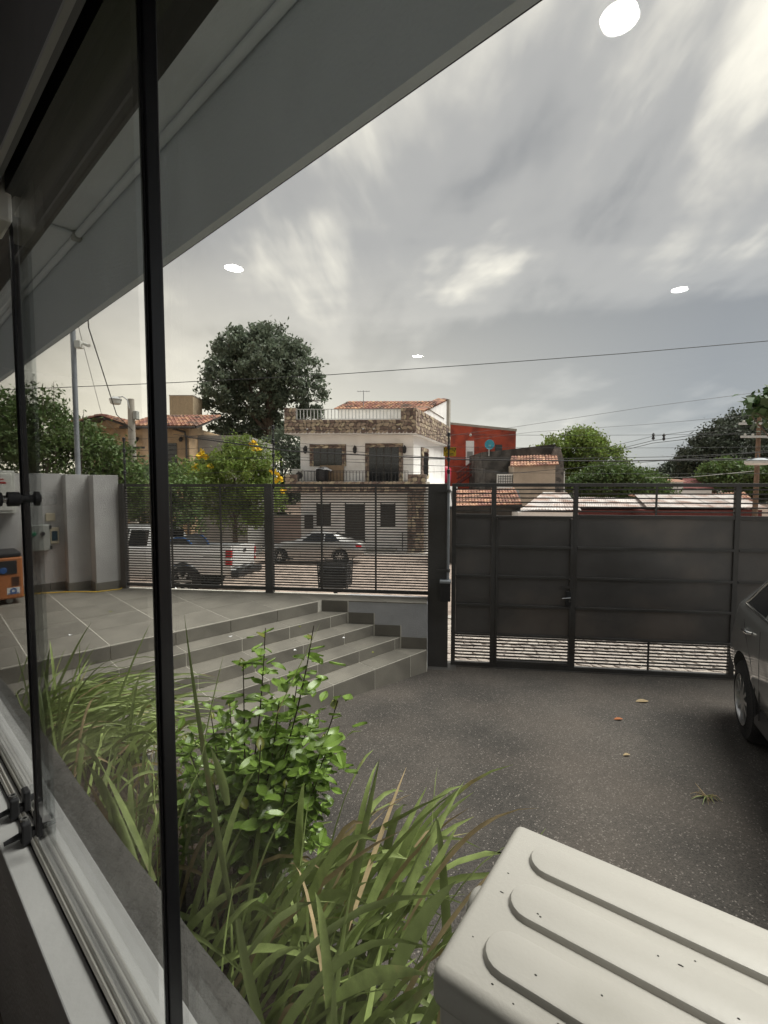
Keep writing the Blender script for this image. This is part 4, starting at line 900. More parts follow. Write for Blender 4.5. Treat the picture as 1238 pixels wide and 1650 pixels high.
# ================================================================== vehicles
def smooth_interp(keys, xs, kern=0.05):
    K = np.array(keys, dtype=float); outp = []
    fine = np.linspace(K[0, 0]-0.3, K[-1, 0]+0.3, 1400); dx = fine[1]-fine[0]
    kk = np.exp(-0.5*(np.arange(-60, 61)*dx/kern)**2); kk /= kk.sum()
    for c in range(1, K.shape[1]):
        y = np.interp(fine, K[:, 0], K[:, c]); y = np.convolve(np.pad(y, 60, mode='edge'), kk, mode='valid'); outp.append(np.interp(xs, fine, y))
    return np.array(outp).T
class Car:
    def __init__(s, keys, kern=0.05): s.keys = keys; s.kern = kern
    def par(s, x): return smooth_interp(s.keys, np.array([x]), s.kern)[0]
    def half(s, p):
        zb, zm, zs, zt, wb, wm, ws, wt = p; g = zt-zs
        return [(0, zb), (wb*0.75, zb), (wb*0.95, zb+0.025), (wb+(wm-wb)*0.5, zb+(zm-zb)*0.35), (wm, zm), (wm*0.995, zm+(zs-zm)*0.45), (ws+0.012, zs-0.05), (ws, zs), (ws-0.02, zs+min(0.03, g*0.2)),
                (ws*0.45+wt*0.55, zs+g*0.5), (wt+0.03, zt-0.11*min(1, g/0.4)), (wt-0.03, zt-0.045*min(1, g/0.4)), (wt*0.6, zt-0.012), (0, zt)]
    def y(s, x, z):
        h = s.half(s.par(x))
        for i in range(3, len(h)-2):
            if h[i][1] <= z <= h[i+1][1]+1e-9:
                t = (z-h[i][1])/max(h[i+1][1]-h[i][1], 1e-6); return h[i][0]+(h[i+1][0]-h[i][0])*t
        return h[4][0]
    def body(s, cutters, m, parent, n=90):
        xs = np.linspace(s.keys[0][0], s.keys[-1][0], n); P = smooth_interp(s.keys, xs, s.kern); mb = MB(); rings = []
        for x, p in zip(xs, P):
            h = s.half(p); ring = [(x, -a, b) for a, b in h]+[(x, a, b) for a, b in reversed(h[1:-1])]; rings.append(ring)
        k = len(rings[0]); vs = [q for r_ in rings for q in r_]; fs = [tuple(range(k)), tuple((n-1)*k+i for i in range(k-1, -1, -1))]
        for i in range(n-1):
            for j in range(k): fs.append((i*k+j, (i+1)*k+j, (i+1)*k+(j+1) % k, i*k+(j+1) % k))
        mb.add(vs, fs); o = mb.build('body', m, None, smooth=True)
        cs_ = []
        for c in cutters:
            co = c.build('cutter', m, None, smooth=True); cs_.append(co); md = o.modifiers.new('b', 'BOOLEAN'); md.object = co; md.operation = 'DIFFERENCE'; md.solver = 'EXACT'
        bpy.context.view_layer.update(); dg = bpy.context.evaluated_depsgraph_get()
        me = bpy.data.meshes.new_from_object(o.evaluated_get(dg)); me.name = 'body'
        o.modifiers.clear(); o.data = me
        for c in cs_: bpy.data.objects.remove(c)
        me.polygons.foreach_set('use_smooth', [True]*len(me.polygons))
        try: me.set_sharp_from_angle(angle=R(35))
        except Exception: pass
        o.parent = parent; return o
    def patch(s, name, quad, m, parent, off=0.005, nu=8, nv=4, sides=(-1, 1)):
        r = []
        for sd_ in sides:
            (x0, z0), (x1, z1), (x2, z2), (x3, z3) = quad
            def fn(u, v, o):
                x = (x0*(1-u)+x1*u)*(1-v)+(x3*(1-u)+x2*u)*v; z = (z0*(1-u)+z1*u)*(1-v)+(z3*(1-u)+z2*u)*v
                return (x, sd_*(s.y(x, z)+o), z)
            mb = MB(); mb.grid(lambda u, v: fn(u, v, off), nu, nv); mb.grid(lambda u, v: fn(u, v, -0.01), nu, nv)
            e = [(i/nu, 0) for i in range(nu+1)]+[(1, j/nv) for j in range(1, nv+1)]+[(1-i/nu, 1) for i in range(1, nu+1)]+[(0, 1-j/nv) for j in range(1, nv)]
            o_ = len(mb.v); ne = len(e); mb.v += [fn(u, v, off) for u, v in e]+[fn(u, v, -0.01) for u, v in e]; mb.f += [(o_+i, o_+(i+1) % ne, o_+ne+(i+1) % ne, o_+ne+i) for i in range(ne)]
            r.append(mb.build(name, m, parent, smooth=True))
        return r
    def trim(s, name, pts, m, parent, rad=0.008, off=0.004, sides=(-1, 1)):
        for sd_ in sides:
            mb = MB(); mb.tube([(x, sd_*(s.y(x, z)+off), z) for x, z in pts], rad, 6); mb.build(name, m, parent, smooth=True)
    def top(s, name, x0, x1, fr, m, parent, off=0.006):
        def fn(u, v, o):
            x = x0+(x1-x0)*v; p = s.par(x); y = (2*u-1)*p[7]*fr; q = abs(2*u-1)*fr; z = p[3]-(0.012*(q/0.6) if q < 0.6 else 0.012+0.033*(q-0.6)/0.4)
            return (x, y, z+o)
        mb = MB(); mb.grid(lambda u, v: fn(u, v, off), 10, 10); return mb.build(name, m, parent, smooth=True)
    def wheels(s, xs, r, w_, yo, parent, spokes=10, rim='alloy'):
        for x in xs:
            for sd_ in (-1, 1):
                mb = MB(); ri = r*0.66
                mb.lathe([(ri, 0.0), (ri, -0.01), (ri*0.96, -0.014), (ri*0.92, -0.004), (ri*0.87, 0.05), (ri*0.87, w_*0.8)], 'y', (0, 0, 0), 28, False)
                mb.lathe([(0.001, -0.006), (ri*0.2, -0.004), (ri*0.22, 0.03), (ri*0.3, 0.06)], 'y', (0, 0, 0), 16, False)
                for k in range(spokes):
                    a = 2*math.pi*k/spokes; c_, s_ = math.cos(a), math.sin(a); wd = 0.018 if spokes > 6 else 0.035
                    q = [(ri*0.15, -wd), (ri*0.9, -wd*0.7), (ri*0.9, wd*0.7), (ri*0.15, wd)]
                    mb.hull([(a_*c_-b_*s_, 0.03, a_*s_+b_*c_) for a_, b_ in q], [(a_*c_-b_*s_, -0.004, a_*s_+b_*c_) for a_, b_ in q])
                wo = mb.build('wheel', rim, parent, smooth=True); wo.location = (x, sd_*yo, r)
                if sd_ > 0: wo.rotation_euler = (0, 0, math.pi)
                # outer face of the wheel looks along local -y
                mt = MB(); mt.lathe([(ri*0.98, -0.02), (ri*1.1, -0.002), (r*0.93, 0.0), (r*0.985, 0.02), (r, 0.05), (r, w_-0.05), (r*0.985, w_-0.02), (r*0.9, w_), (ri, w_-0.01), (ri*0.98, -0.02)], 'y', (0, 0, 0), 36)
                to = mt.build('tyre', 'tyre', wo, smooth=True)
                md = MB(); md.lathe([(0.001, 0.12), (ri*0.9, 0.11)], 'y', (0, 0, 0), 20); md.build('brake_disc', 'dark_plastic', wo)
def arch(x, z, r, yo):
    out_ = []
    for sd_ in (-1, 1):
        mb = MB(); y0, y1 = (yo-0.3, yo+0.4) if sd_ > 0 else (-yo-0.4, -yo+0.3)
        mb.lathe([(r, y0), (r, y1)], 'y', (x, 0, z), 40); out_.append(mb)
    return out_
def place(t, origin, heading):
    up = Vector((0.075*FN.x, 0.075*FN.y, 1)).normalized(); x = Vector((heading[0], heading[1], 0)); x = (x-up*x.dot(up)).normalized(); y = up.cross(x)
    mt = Matrix((x, y, up)).transposed().to_4x4(); o = Vector(origin); o.z = GZ(o); mt.translation = o; t.matrix_world = mt
# --- grey SUV on the driveway
suv = thing('parked_suv', 'dark grey SUV with chrome door handles parked on the asphalt by the gate', 'car')
SK = [(-0.90, .50, .64, .86, .92, .52, .60, .52, .40), (-0.80, .38, .64, 1.06, 1.15, .72, .80, .73, .58), (-0.62, .33, .64, 1.14, 1.26, .79, .885, .81, .62), (-0.40, .31, .63, 1.17, 1.44, .81, .905, .85, .62), (-0.12, .30, .62, 1.17, 1.61, .82, .915, .87, .62),
      (0.35, .28, .62, 1.15, 1.68, .83, .92, .885, .635), (1.2, .26, .60, 1.10, 1.69, .83, .91, .89, .64), (1.75, .26, .60, 1.02, 1.60, .83, .91, .89, .62), (2.3, .26, .60, 1.0, 1.26, .83, .91, .88, .64),
      (2.7, .28, .60, .98, 1.08, .83, .92, .87, .68), (3.25, .30, .58, .90, .98, .80, .90, .81, .66), (3.5, .36, .55, .80, .86, .70, .80, .70, .55), (3.62, .42, .55, .70, .74, .55, .65, .55, .40)]
sc_ = Car(SK, 0.06)
cut = arch(0, 0.36, 0.425, 0.92)+arch(2.68, 0.36, 0.425, 0.92); bd = sc_.body(cut, 'car_grey', suv)
sc_.wheels((0, 2.68), 0.355, 0.22, 0.905, suv, 10)
sc_.patch('side_window', [(-0.10, 1.225), (0.50, 1.195), (0.50, 1.52), (0.10, 1.51)], 'car_glass', suv); sc_.patch('side_window', [(0.56, 1.19), (1.45, 1.14), (1.35, 1.50), (0.56, 1.525)], 'car_glass', suv)
sc_.trim('window_trim', [(0.09, 1.53), (-0.03, 1.37), (-0.14, 1.21), (0.5, 1.175), (1.5, 1.115), (1.9, 1.08)], 'chrome', suv, 0.010, 0.006)
for sd_ in (-1, 1):
    mb = MB(); mb.box(-0.885, -0.80, sd_*0.36, sd_*0.60, 0.86, 1.0); mb.build('tail_lamp', 'tail_red', suv, bevel=0.02)
for x in (0.20, 1.22):
    for sd_ in (-1, 1):
        z = 1.015; mb = MB(); yy = sc_.y(x, z)
        mb.tube([(x-0.10, sd_*(sc_.y(x-0.1, z)+0.0), z), (x-0.08, sd_*(yy+0.028), z), (x, sd_*(yy+0.036), z+0.004), (x+0.08, sd_*(yy+0.028), z), (x+0.1, sd_*(sc_.y(x+0.1, z)), z)], [0.012, 0.016, 0.017, 0.016, 0.012], 8); mb.build('door_handle', 'chrome', suv, smooth=True)
sc_.trim('door_seam', [(-0.02, 1.08), (0.12, 0.95), (0.30, 0.8), (0.42, 0.6), (0.45, 0.34)], 'dark_plastic', suv, 0.004, -0.001); sc_.trim('door_seam', [(0.53, 1.08), (0.55, 0.8), (0.56, 0.34)], 'dark_plastic', suv, 0.004, -0.001); sc_.trim('door_seam', [(1.55, 1.03), (1.58, 0.8), (1.6, 0.34)], 'dark_plastic', suv, 0.004, -0.001)
sc_.patch('sill_trim', [(0.46, 0.31), (2.22, 0.30), (2.22, 0.40), (0.46, 0.41)], 'dark_plastic', suv, 0.008, 10, 2)
sc_.top('rear_window', -0.72, -0.42, 0.8, 'car_glass', suv); sc_.top('windscreen', 1.72, 2.28, 0.9, 'car_glass', suv)
sc_.patch('headlamp', [(3.1, 0.74), (3.45, 0.70), (3.42, 0.8), (3.1, 0.86)], 'lamp_clear', suv)
for sd_ in (-1, 1):
    mb = MB(); mb.box(1.68, 1.86, sd_*0.90, sd_*1.04, 1.06, 1.17); mb.build('mirror', 'car_grey', suv, bevel=0.025)
ctp = PG(1198, 1190); hd_ = Vector((-math.sin(R(25)), -math.cos(R(25)), 0)); lf = Vector((-hd_.y, hd_.x, 0))
place(suv, ctp+lf*0.90, hd_)
# --- white pickup in the street
trk = thing('pickup_truck', 'white pickup truck with open bed parked behind the slatted fence', 'truck')
PK = [(-1.2, .58, .82, 1.24, 1.27, .80, .86, .855, .83), (-1.1, .52, .82, 1.25, 1.28, .82, .89, .87, .84), (0.70, .45, .80, 1.25, 1.28, .83, .90, .88, .85), (0.74, .45, .80, 1.22, 1.60, .83, .90, .88, .68), (0.82, .45, .80, 1.20, 1.76, .83, .90, .88, .66),
      (1.7, .42, .78, 1.18, 1.80, .83, .90, .88, .65), (2.15, .42, .78, 1.16, 1.70, .83, .90, .88, .64), (2.65, .42, .78, 1.12, 1.22, .83, .90, .86, .66), (3.5, .45, .75, 1.04, 1.10, .82, .89, .82, .66), (3.85, .5, .7, .95, 1.0, .75, .84, .75, .6), (3.95, .55, .7, .85, .9, .6, .7, .6, .5)]
tc_ = Car(PK, 0.025)
bed = MB(); bed.box(-1.13, 0.66, -0.79, 0.79, 0.72, 1.6)
tc_.body(arch(0, 0.38, 0.47, 0.88)+arch(3.05, 0.38, 0.47, 0.88)+[bed], 'car_white', trk, 110)
tc_.wheels((0, 3.05), 0.38, 0.24, 0.885, trk, 6)
tc_.patch('side_window', [(0.95, 1.26), (1.45, 1.25), (1.45, 1.64), (0.98, 1.64)], 'car_glass', trk); tc_.patch('side_window', [(1.5, 1.25), (2.4, 1.22), (2.0, 1.62), (1.5, 1.65)], 'car_glass', trk)
mb = MB(); mb.box(0.715, 0.735, -0.55, 0.55, 1.33, 1.62); mb.build('rear_window', 'car_glass', trk); tc_.top('windscreen', 2.12, 2.62, 0.9, 'car_glass', trk)
for sd_ in (-1, 1):
    mb = MB(); mb.box(-1.225, -1.08, sd_*0.80, sd_*0.905, 0.80, 1.16); tl_ = mb.build('tail_lamp', 'tail_red', trk, bevel=0.015)
    mb = MB(); mb.box(-1.228, -1.09, sd_*0.805, sd_*0.908, 0.92, 1.0); mb.build('reverse_lamp', 'lamp_clear', tl_, bevel=0.01)
mb = MB(); mb.box(-1.225, -1.198, -0.76, 0.76, 0.74, 1.285); tg = mb.build('tailgate', 'car_white', trk, bevel=0.012); mb = MB(); mb.box(-1.235, -1.224, -0.1, 0.1, 1.08, 1.15); mb.build('gate_handle', 'dark_plastic', tg)
mb = MB(); mb.box(-1.42, -1.21, -0.88, 0.88, 0.50, 0.66); mb.box(-1.36, -1.21, -0.5, 0.5, 0.662, 0.70); mb.build('rear_bumper', 'dark_plastic', trk, bevel=0.03)
tc_.patch('side_badge', [(-0.95, 0.985), (-0.52, 0.985), (-0.52, 1.02), (-0.95, 1.02)], 'grey_plastic', trk, 0.002, 6, 1)
tc_.trim('door_seam', [(1.47, 1.2), (1.48, 0.8), (1.48, 0.5)], 'dark_plastic', trk, 0.004, -0.001); tc_.trim('bed_seam', [(0.72, 1.24), (0.72, 0.5)], 'dark_plastic', trk, 0.006, -0.002)
k1 = PY(369, 889, 11.5); hdt = Vector((-math.cos(R(4)), -math.sin(R(4))*-1, 0)); lft = Vector((-hdt.y, hdt.x, 0))
place(trk, k1+hdt*1.2-lft*0.88, hdt)
trp = trk.matrix_world@Vector((0.3, 0, 0.721)); ld = thing('tarp_load', 'dark rounded load with a blue edge in the pickup bed', 'load', trp, math.atan2(hdt.y, hdt.x))
mb = MB(); mb.lathe([(0.001, -0.45), (0.36, -0.45), (0.38, -0.4), (0.38, 0.4), (0.36, 0.45), (0.001, 0.45)], 'y', (0, 0, 0.38), 28); mb.build('drum', 'dark_plastic', ld, smooth=True)
for y in (-0.44, 0.44):
    mb = MB(); mb.lathe([(0.37, y-0.02), (0.4, y-0.015), (0.4, y+0.015), (0.37, y+0.02), (0.37, y-0.02)], 'y', (0, 0, 0.38), 28); mb.build('blue_band', 'blue_tarp', ld, smooth=True)
# --- silver sedan across the street
sed = thing('parked_sedan', 'silver sedan parked in front of the white stone-trimmed house', 'car')
DK = [(-1.02, .45, .6, .80, .84, .55, .62, .56, .45), (-0.95, .36, .58, .88, .95, .72, .80, .74, .58), (-0.6, .28, .56, .94, 1.02, .80, .87, .80, .62), (-0.25, .24, .56, .95, 1.14, .82, .89, .84, .56), (0.25, .22, .56, .95, 1.37, .82, .89, .86, .55),
      (0.9, .2, .55, .93, 1.45, .82, .89, .86, .57), (1.35, .2, .55, .92, 1.40, .82, .89, .86, .57), (2.05, .2, .55, .90, 1.0, .82, .89, .85, .62), (2.6, .24, .55, .85, .92, .82, .89, .82, .64), (3.3, .3, .52, .72, .77, .76, .84, .72, .58), (3.48, .38, .5, .62, .66, .6, .7, .55, .4)]
dc_ = Car(DK, 0.06); dc_.body(arch(0, 0.32, 0.375, 0.89)+arch(2.65, 0.32, 0.375, 0.89), 'car_silver', sed)
dc_.wheels((0, 2.65), 0.315, 0.2, 0.875, sed, 8)
dc_.patch('side_window', [(0.02, 1.0), (0.68, 0.99), (0.68, 1.30), (0.34, 1.28)], 'car_glass', sed); dc_.patch('side_window', [(0.73, 0.99), (1.72, 0.97), (1.3, 1.28), (0.73, 1.31)], 'car_glass', sed)
dc_.top('windscreen', 1.42, 2.0, 0.9, 'car_glass', sed); dc_.top('rear_window', -0.3, 0.24, 0.9, 'car_glass', sed)
dc_.patch('tail_lamp', [(-0.95, 0.74), (-0.70, 0.76), (-0.66, 0.88), (-0.9, 0.86)], 'tail_red', sed); dc_.patch('headlamp', [(3.05, 0.56), (3.36, 0.54), (3.3, 0.63), (3.0, 0.68)], 'lamp_clear', sed)
dc_.trim('door_seam', [(0.70, 0.94), (0.70, 0.3)], 'dark_plastic', sed, 0.005, -0.001); dc_.trim('door_seam', [(1.75, 0.9), (1.72, 0.3)], 'dark_plastic', sed, 0.005, -0.001)
for x in (0.15, 1.0):
    mb = MB(); mb.box(x-0.09, x+0.09, -0.91, -0.88, 0.80, 0.825); mb.build('door_handle', 'chrome', sed, bevel=0.006)
sp = PG(549, 909); place(sed, (sp.x, sp.y+0.87, 0), (-1.0, 0.05, 0))
# --- waste basket on the pavement
wb = PG(540, 990); wb = FO+FA*(-0.72)+FN*2.0; wb.z = GZ(wb)
q = PY(541, 946, wb.y); q2 = PY(541, 906, wb.y); bn = thing('waste_basket', 'black slatted waste basket on a short post outside the fence', 'bin', (q.x, wb.y, wb.z), FROT)
z0, z1 = q.z-wb.z, q2.z-wb.z; wq = 47/765*wb.y/2
mb = MB(); mb.box(-0.03, 0.03, -0.03, 0.03, -0.1, z0+0.05); mb.build('post', 'iron', bn)
for k in range(13):
    zz = z0+(z1-z0)*k/12; g_ = 1-0.08*(1-k/12)
    mb = MB(); mb.box(-wq*g_, wq*g_, -wq*g_, -wq*g_+0.012, zz, zz+0.016); mb.box(-wq*g_, wq*g_, wq*g_-0.012, wq*g_, zz, zz+0.016); mb.box(-wq*g_, -wq*g_+0.012, -wq*g_+0.0125, wq*g_-0.0125, zz, zz+0.016); mb.box(wq*g_-0.012, wq*g_, -wq*g_+0.0125, wq*g_-0.0125, zz, zz+0.016); mb.build('slat', 'iron', bn)
for sx in (-1, 1):
    for sy in (-1, 1):
        mb = MB(); mb.tube([(sx*wq*0.93, sy*wq*0.93, z0), (sx*wq, sy*wq, z1+0.03)], 0.012, 6); mb.build('corner_bar', 'iron', bn)
mb = MB(); mb.box(-wq*0.9, wq*0.9, -wq*0.9, wq*0.9, z0+0.02, z1-0.05); mb.build('rubbish_bag', 'dark_plastic', bn, bevel=0.05)

# ================================================================== white house with stone trim
HY = 27.6
hx0 = (485-619)/F*HY; hx1 = (666-619)/F*HY; HW = hx1-hx0; HZ = nz(21.0)+0.1
house = thing('white_house', 'white two storey house with brown stone parapet and dark windows across the street', 'house', (hx0, HY, 0))
fv = Vector((1.0, -0.02, 0)); gv = Vector((0.33, 0.944, 0))
SK_ = lambda p: fv*p[0]+gv*p[1]+Vector((0, 0, p[2]))
def hb(name, m, *boxes, parent=None, bevel=0):
    mb = MB(SK_)
    for b in boxes: mb.box(*b)
    return mb.build(name, m, parent or house, bevel=bevel)
def hstones(name, a0, a1, b, z0, z1, nx, ny, seed, parent=None, side=False):
    m = MB()
    if not side: stones(m, SK_((a0, b, z0)), fv*(a1-a0), Vector((0, 0, z1-z0)), Vector((0, -1, 0)), nx, ny, (0.02, 0.06), 0.07, seed)
    else: stones(m, SK_((b, a0, z0)), gv*(a1-a0), Vector((0, 0, z1-z0)), Vector((0.944, -0.33, 0)), nx, ny, (0.02, 0.06), 0.07, seed)
    return m.build(name, 'stone_clad', parent or house, kind='stuff')
zb, z1, zs, zp, zq = HZ, 2.58, 5.25, 6.03, 6.68
hb('wall', 'house_white', (0, HW+0.9, 0, 9, zb-0.5, z1-0.3))
hb('upper_wall', 'house_white', (0, HW, 0.0, 8.6, z1-0.3, zs))
hb('balcony_slab', 'concrete', (-0.42, HW+0.95, -0.95, 0.0, z1-0.35, z1))
hstones('stone_band', -0.42, HW+0.95, -0.955, z1-0.62, z1+0.02, 34, 3, 4)
hb('slab_band', 'mortar', (-0.42, HW+0.95, -0.953, -0.951, z1-0.62, z1-0.351))
# balcony ends in stone and railing
for (a0, a1, sd_) in ((-0.42, 0.28, 5), (HW-0.05, HW+0.95, 6)):
    hb('balcony_pier', 'mortar', (a0, a1, -0.94, -0.72, z1, z1+0.42)); hstones('stone_facing', a0, a1, -0.945, z1, z1+0.42, max(3, int((a1-a0)*4)), 2, sd_)
def railing(a0, a1, b, z0, z1_, n, m, name='balcony_railing', th=0.012):
    r_ = hb(name, m, (a0, a1, b-0.02, b+0.02, z1_-0.03, z1_), (a0, a1, b-0.015, b+0.015, z0+0.04, z0+0.06))
    for k in range(n+1):
        a = a0+(a1-a0)*k/n; hb('baluster', m, (a-th, a+th, b-th, b+th, z0+0.061, z1_-0.031), parent=r_)
railing(0.29, HW-0.06, -0.85, z1, z1+0.62, 34, 'iron')
hb('balcony_post', 'house_white', (HW-0.3, HW-0.06, -0.83, -0.75, z1, z1+0.55))
# soffit slab, stone parapet, corner piers, roof railing
hb('roof_slab', 'house_white', (-0.42, HW+0.36, -0.95, 8.8, zs, zs+0.12))
hb('parapet_core', 'mortar', (-0.42, HW+0.3, -0.94, -0.74, zs+0.121, zp), (-0.42, 0.22, -0.935, -0.735, zp, zq), (HW-0.45, HW+0.3, -0.935, -0.735, zp, zq), (HW+0.16, HW+0.355, -0.93, 8.6, zs+0.121, zq-0.002))
hstones('parapet_stone', -0.42, HW+0.36, -0.945, zs+0.02, zp, 34, 4, 7); hstones('parapet_stone', -0.42, 0.22, -0.94, zp, zq, 4, 3, 8); hstones('parapet_stone', HW-0.45, HW+0.36, -0.94, zp, zq, 5, 3, 9)
hstones('parapet_stone', -0.95, 8.6, HW+0.365, zs+0.02, zq, 34, 6, 10, side=True)
railing(0.24, HW-0.47, -0.84, zp, zq-0.05, 30, 'iron_pale', 'roof_railing', 0.016)
# parapet spouts
for a in (0.9, 4.0, 4.6, 6.0):
    mb = MB(SK_); mb.tube([(a, -0.9, zs+0.28), (a+0.03, -1.14, zs+0.24)], 0.035, 8); mb.build('spout', 'iron_pale', house)
# roof-top room with arched windows and tiled roof
hb('roof_room', 'house_white', (1.0, HW+0.12, 3.0, 7.5, zs+0.12, 7.15))
for a in (2.75, 4.65):
    mb = MB(SK_); n_ = 12; poly = [(a+0.48*math.cos(math.pi*k/n_), 6.02+0.42*math.sin(math.pi*k/n_)) for k in range(n_+1)]
    mb.hull([(x, 3.01, z) for x, z in poly], [(x, 2.96, z) for x, z in poly]); mb.build('arched_window', 'dark_glass', house)
m = MB(); tile_roof(m, SK_((0.8, 2.7, 7.12)), fv*(HW-0.5), gv*2.2+Vector((0, 0, 0.8)), 26, 6, 3); rf = m.build('roof_tiles', 'roof_clay', house, kind='stuff')
hb('roof_deck', 'concrete', (0.82, HW+0.2, 2.75, 7.5, 7.151, 7.17)); m = MB(SK_); m.hull([(0.85, 2.9, 7.171), (HW+0.1, 2.9, 7.171), (HW+0.1, 7, 7.171), (0.85, 7, 7.171)], [(0.9, 4.8, 7.83), (HW, 4.8, 7.83), (HW, 5.2, 7.83), (0.9, 5.2, 7.83)]); m.build('roof_core', 'concrete', house)
m = MB(SK_); m.hull([(HW+0.05, 1.6, zq), (HW+0.15, 1.6, zq), (HW+0.15, 8.4, zq), (HW+0.05, 8.4, zq)], [(HW+0.05, 1.6, 6.75), (HW+0.15, 1.6, 6.75), (HW+0.15, 8.4, 8.55), (HW+0.05, 8.4, 8.55)]); m.build('gable_wall', 'house_white', house)
m = MB(); tile_roof(m, SK_((HW-0.5, 1.5, 6.78)), gv*7.0+Vector((0, 0, 1.83)), fv*0.72, 20, 2, 5); m.build('verge_tiles', 'roof_clay', house, kind='stuff')
hb('rear_pier', 'concrete', (HW+0.02, HW+0.34, 8.4, 8.9, zs, 8.7))
# upper openings with stone surrounds (front)
def opening(a0, a1, zlo, zhi, sr, m, name, seed):
    hb('stone_surround_back', 'mortar', (a0-sr, a1+sr, -0.05, -0.002, zlo, zhi+sr))
    hstones('stone_surround', a0-sr, a0, -0.052, zlo, zhi, 2, 7, seed); hstones('stone_surround', a1, a1+sr, -0.052, zlo, zhi, 2, 7, seed+1); hstones('stone_surround', a0-sr, a1+sr, -0.052, zhi, zhi+sr, max(4, int((a1-a0+2*sr)*4)), 2, seed+2)
    return hb(name, m, (a0, a1, -0.075, -0.051, zlo, zhi))
def ax(px): return (px-485)/(666-485)*HW
w1 = opening(ax(507), ax(552), z1+0.9, 4.5, 0.24, 'dark_glass', 'window', 20)
for k in range(1, 4): hb('mullion', 'dark_wood', (ax(507)+(ax(552)-ax(507))*k/4-0.025, ax(507)+(ax(552)-ax(507))*k/4+0.025, -0.095, -0.076, z1+0.9, 4.5), parent=w1)
hb('cardboard_screen', 'cardboard', (ax(518), ax(556), -0.14, -0.1, z1, z1+0.95))
d1 = opening(ax(596), ax(643), z1, 4.55, 0.24, 'dark_glass', 'balcony_door', 30)
for k in range(1, 4): hb('door_stile', 'dark_wood', (ax(596)+(ax(643)-ax(596))*k/4-0.03, ax(596)+(ax(643)-ax(596))*k/4+0.03, -0.095, -0.076, z1, 4.55), parent=d1)
for px in (495, 574, 653):
    a = ax(px); mb = MB(SK_); mb.box(a-0.03, a+0.03, -0.1, 0.0, 4.5, 4.62); mb.lathe([(0.04, 4.2), (0.1, 4.28), (0.12, 4.5), (0.05, 4.6), (0.01, 4.68)], 'z', (a, -0.16, 0), 8); mb.build('wall_lantern', 'iron', house)
# side window (right face)
sw_ = MB(SK_); sw_.box(HW+0.002, HW+0.06, 1.6, 3.3, z1+0.2, 4.7); sw_.build('side_window_surround', 'mortar', house)
hstones('side_window_stone', 1.6, 3.3, HW+0.062, z1+0.2, 4.7, 4, 7, 44, side=True)
sw_ = MB(SK_); sw_.box(HW+0.1, HW+0.135, 1.95, 2.95, z1+0.4, 4.4); sw_.build('side_window', 'dark_glass', house)
# lower storey
lz = zb
for (p0, p1, y0, y1, nm) in ((512, 532, 812, 848, 'shuttered_window'), (558, 587, 812, 884, 'front_door'), (615, 636, 812, 848, 'shuttered_window')):
    za = 2.45-(y1-780)*HY/F; zc_ = 2.45-(y0-780)*HY/F
    o = hb(nm, 'dark_wood', (ax(p0), ax(p1), -0.03, 0.02, max(za, zb), zc_))
    hb('frame', 'dark_wood', (ax(p0)-0.05, ax(p0), -0.05, 0.0, max(za, zb), zc_+0.05), (ax(p1), ax(p1)+0.05, -0.05, 0.0, max(za, zb), zc_+0.05), parent=o)
    for k in range(1, 6):
        zz = max(za, zb)+(zc_-max(za, zb))*k/6; hb('louvre', 'dark_wood', (ax(p0)+0.02, ax(p1)-0.02, -0.045, -0.031, zz-0.03, zz+0.03), parent=o)
hb('corner_pillar', 'mortar', (ax(664), ax(690), -0.95, -0.4, zb-0.3, z1-0.63)); hstones('pillar_stone', ax(664), ax(690), -0.955, zb, z1-0.63, 4, 11, 50)
for px in (649, 660): hb('gas_pipe', 'iron', (ax(px)-0.02, ax(px)+0.02, -0.06, -0.02, zb, zb+1.1))
hb('door_step', 'concrete', (ax(553), ax(640), -0.7, -0.001, zb-0.3, zb+0.15))
# separate things on / by the house
t = thing('wall_air_conditioner', 'white split air conditioner on the balcony of the white house', 'air conditioner', SK_((ax(481), -0.72, z1))+house.location); 
mb = MB(); mb.box(0, 0.62, 0, 0.28, 0, 0.72); mb.build('casing', 'white_plastic', t, bevel=0.02); mb = MB(); mb.lathe([(0.2, -0.01), (0.2, 0.0)], 'y', (0.42, 0, 0.36), 20); mb.build('fan_grille', 'dark_plastic', t)
t = thing('water_drum', 'black barrel draped with a white cloth on the balcony', 'barrel', SK_((ax(526), -0.5, z1))+house.location)
mb = MB(); mb.lathe([(0.3, 0), (0.36, 0.1), (0.38, 0.4), (0.34, 0.72), (0.2, 0.8), (0.001, 0.82)], 'z', (0, 0, 0), 18); mb.build('drum', 'dark_plastic', t, smooth=True)
m = MB(); m.grid(lambda u, v: ((u-0.4)*0.95, (v-0.5)*0.8, 0.86-0.35*abs(u-0.4)**1.5-0.25*abs(v-0.5)+0.03*math.sin(9*u+5*v)), 8, 6); m.build('cloth', 'cloth_white', t, smooth=True)
t = thing('tv_antenna', 'thin television antenna on the roof of the white house', 'antenna', SK_((2.4, 3.4, 7.17))+house.location)
mb = MB(); mb.tube([(0, 0, -0.05), (0, 0, 1.25)], 0.025, 6); mb.tube([(-0.4, 0, 1.2), (0.4, 0, 1.2)], 0.018, 6)
for k in range(5): mb.tube([(-0.36+0.18*k, -0.25, 1.2), (-0.36+0.18*k, 0.25, 1.2)], 0.01, 5)
mb.build('mast', 'galvanised', t)
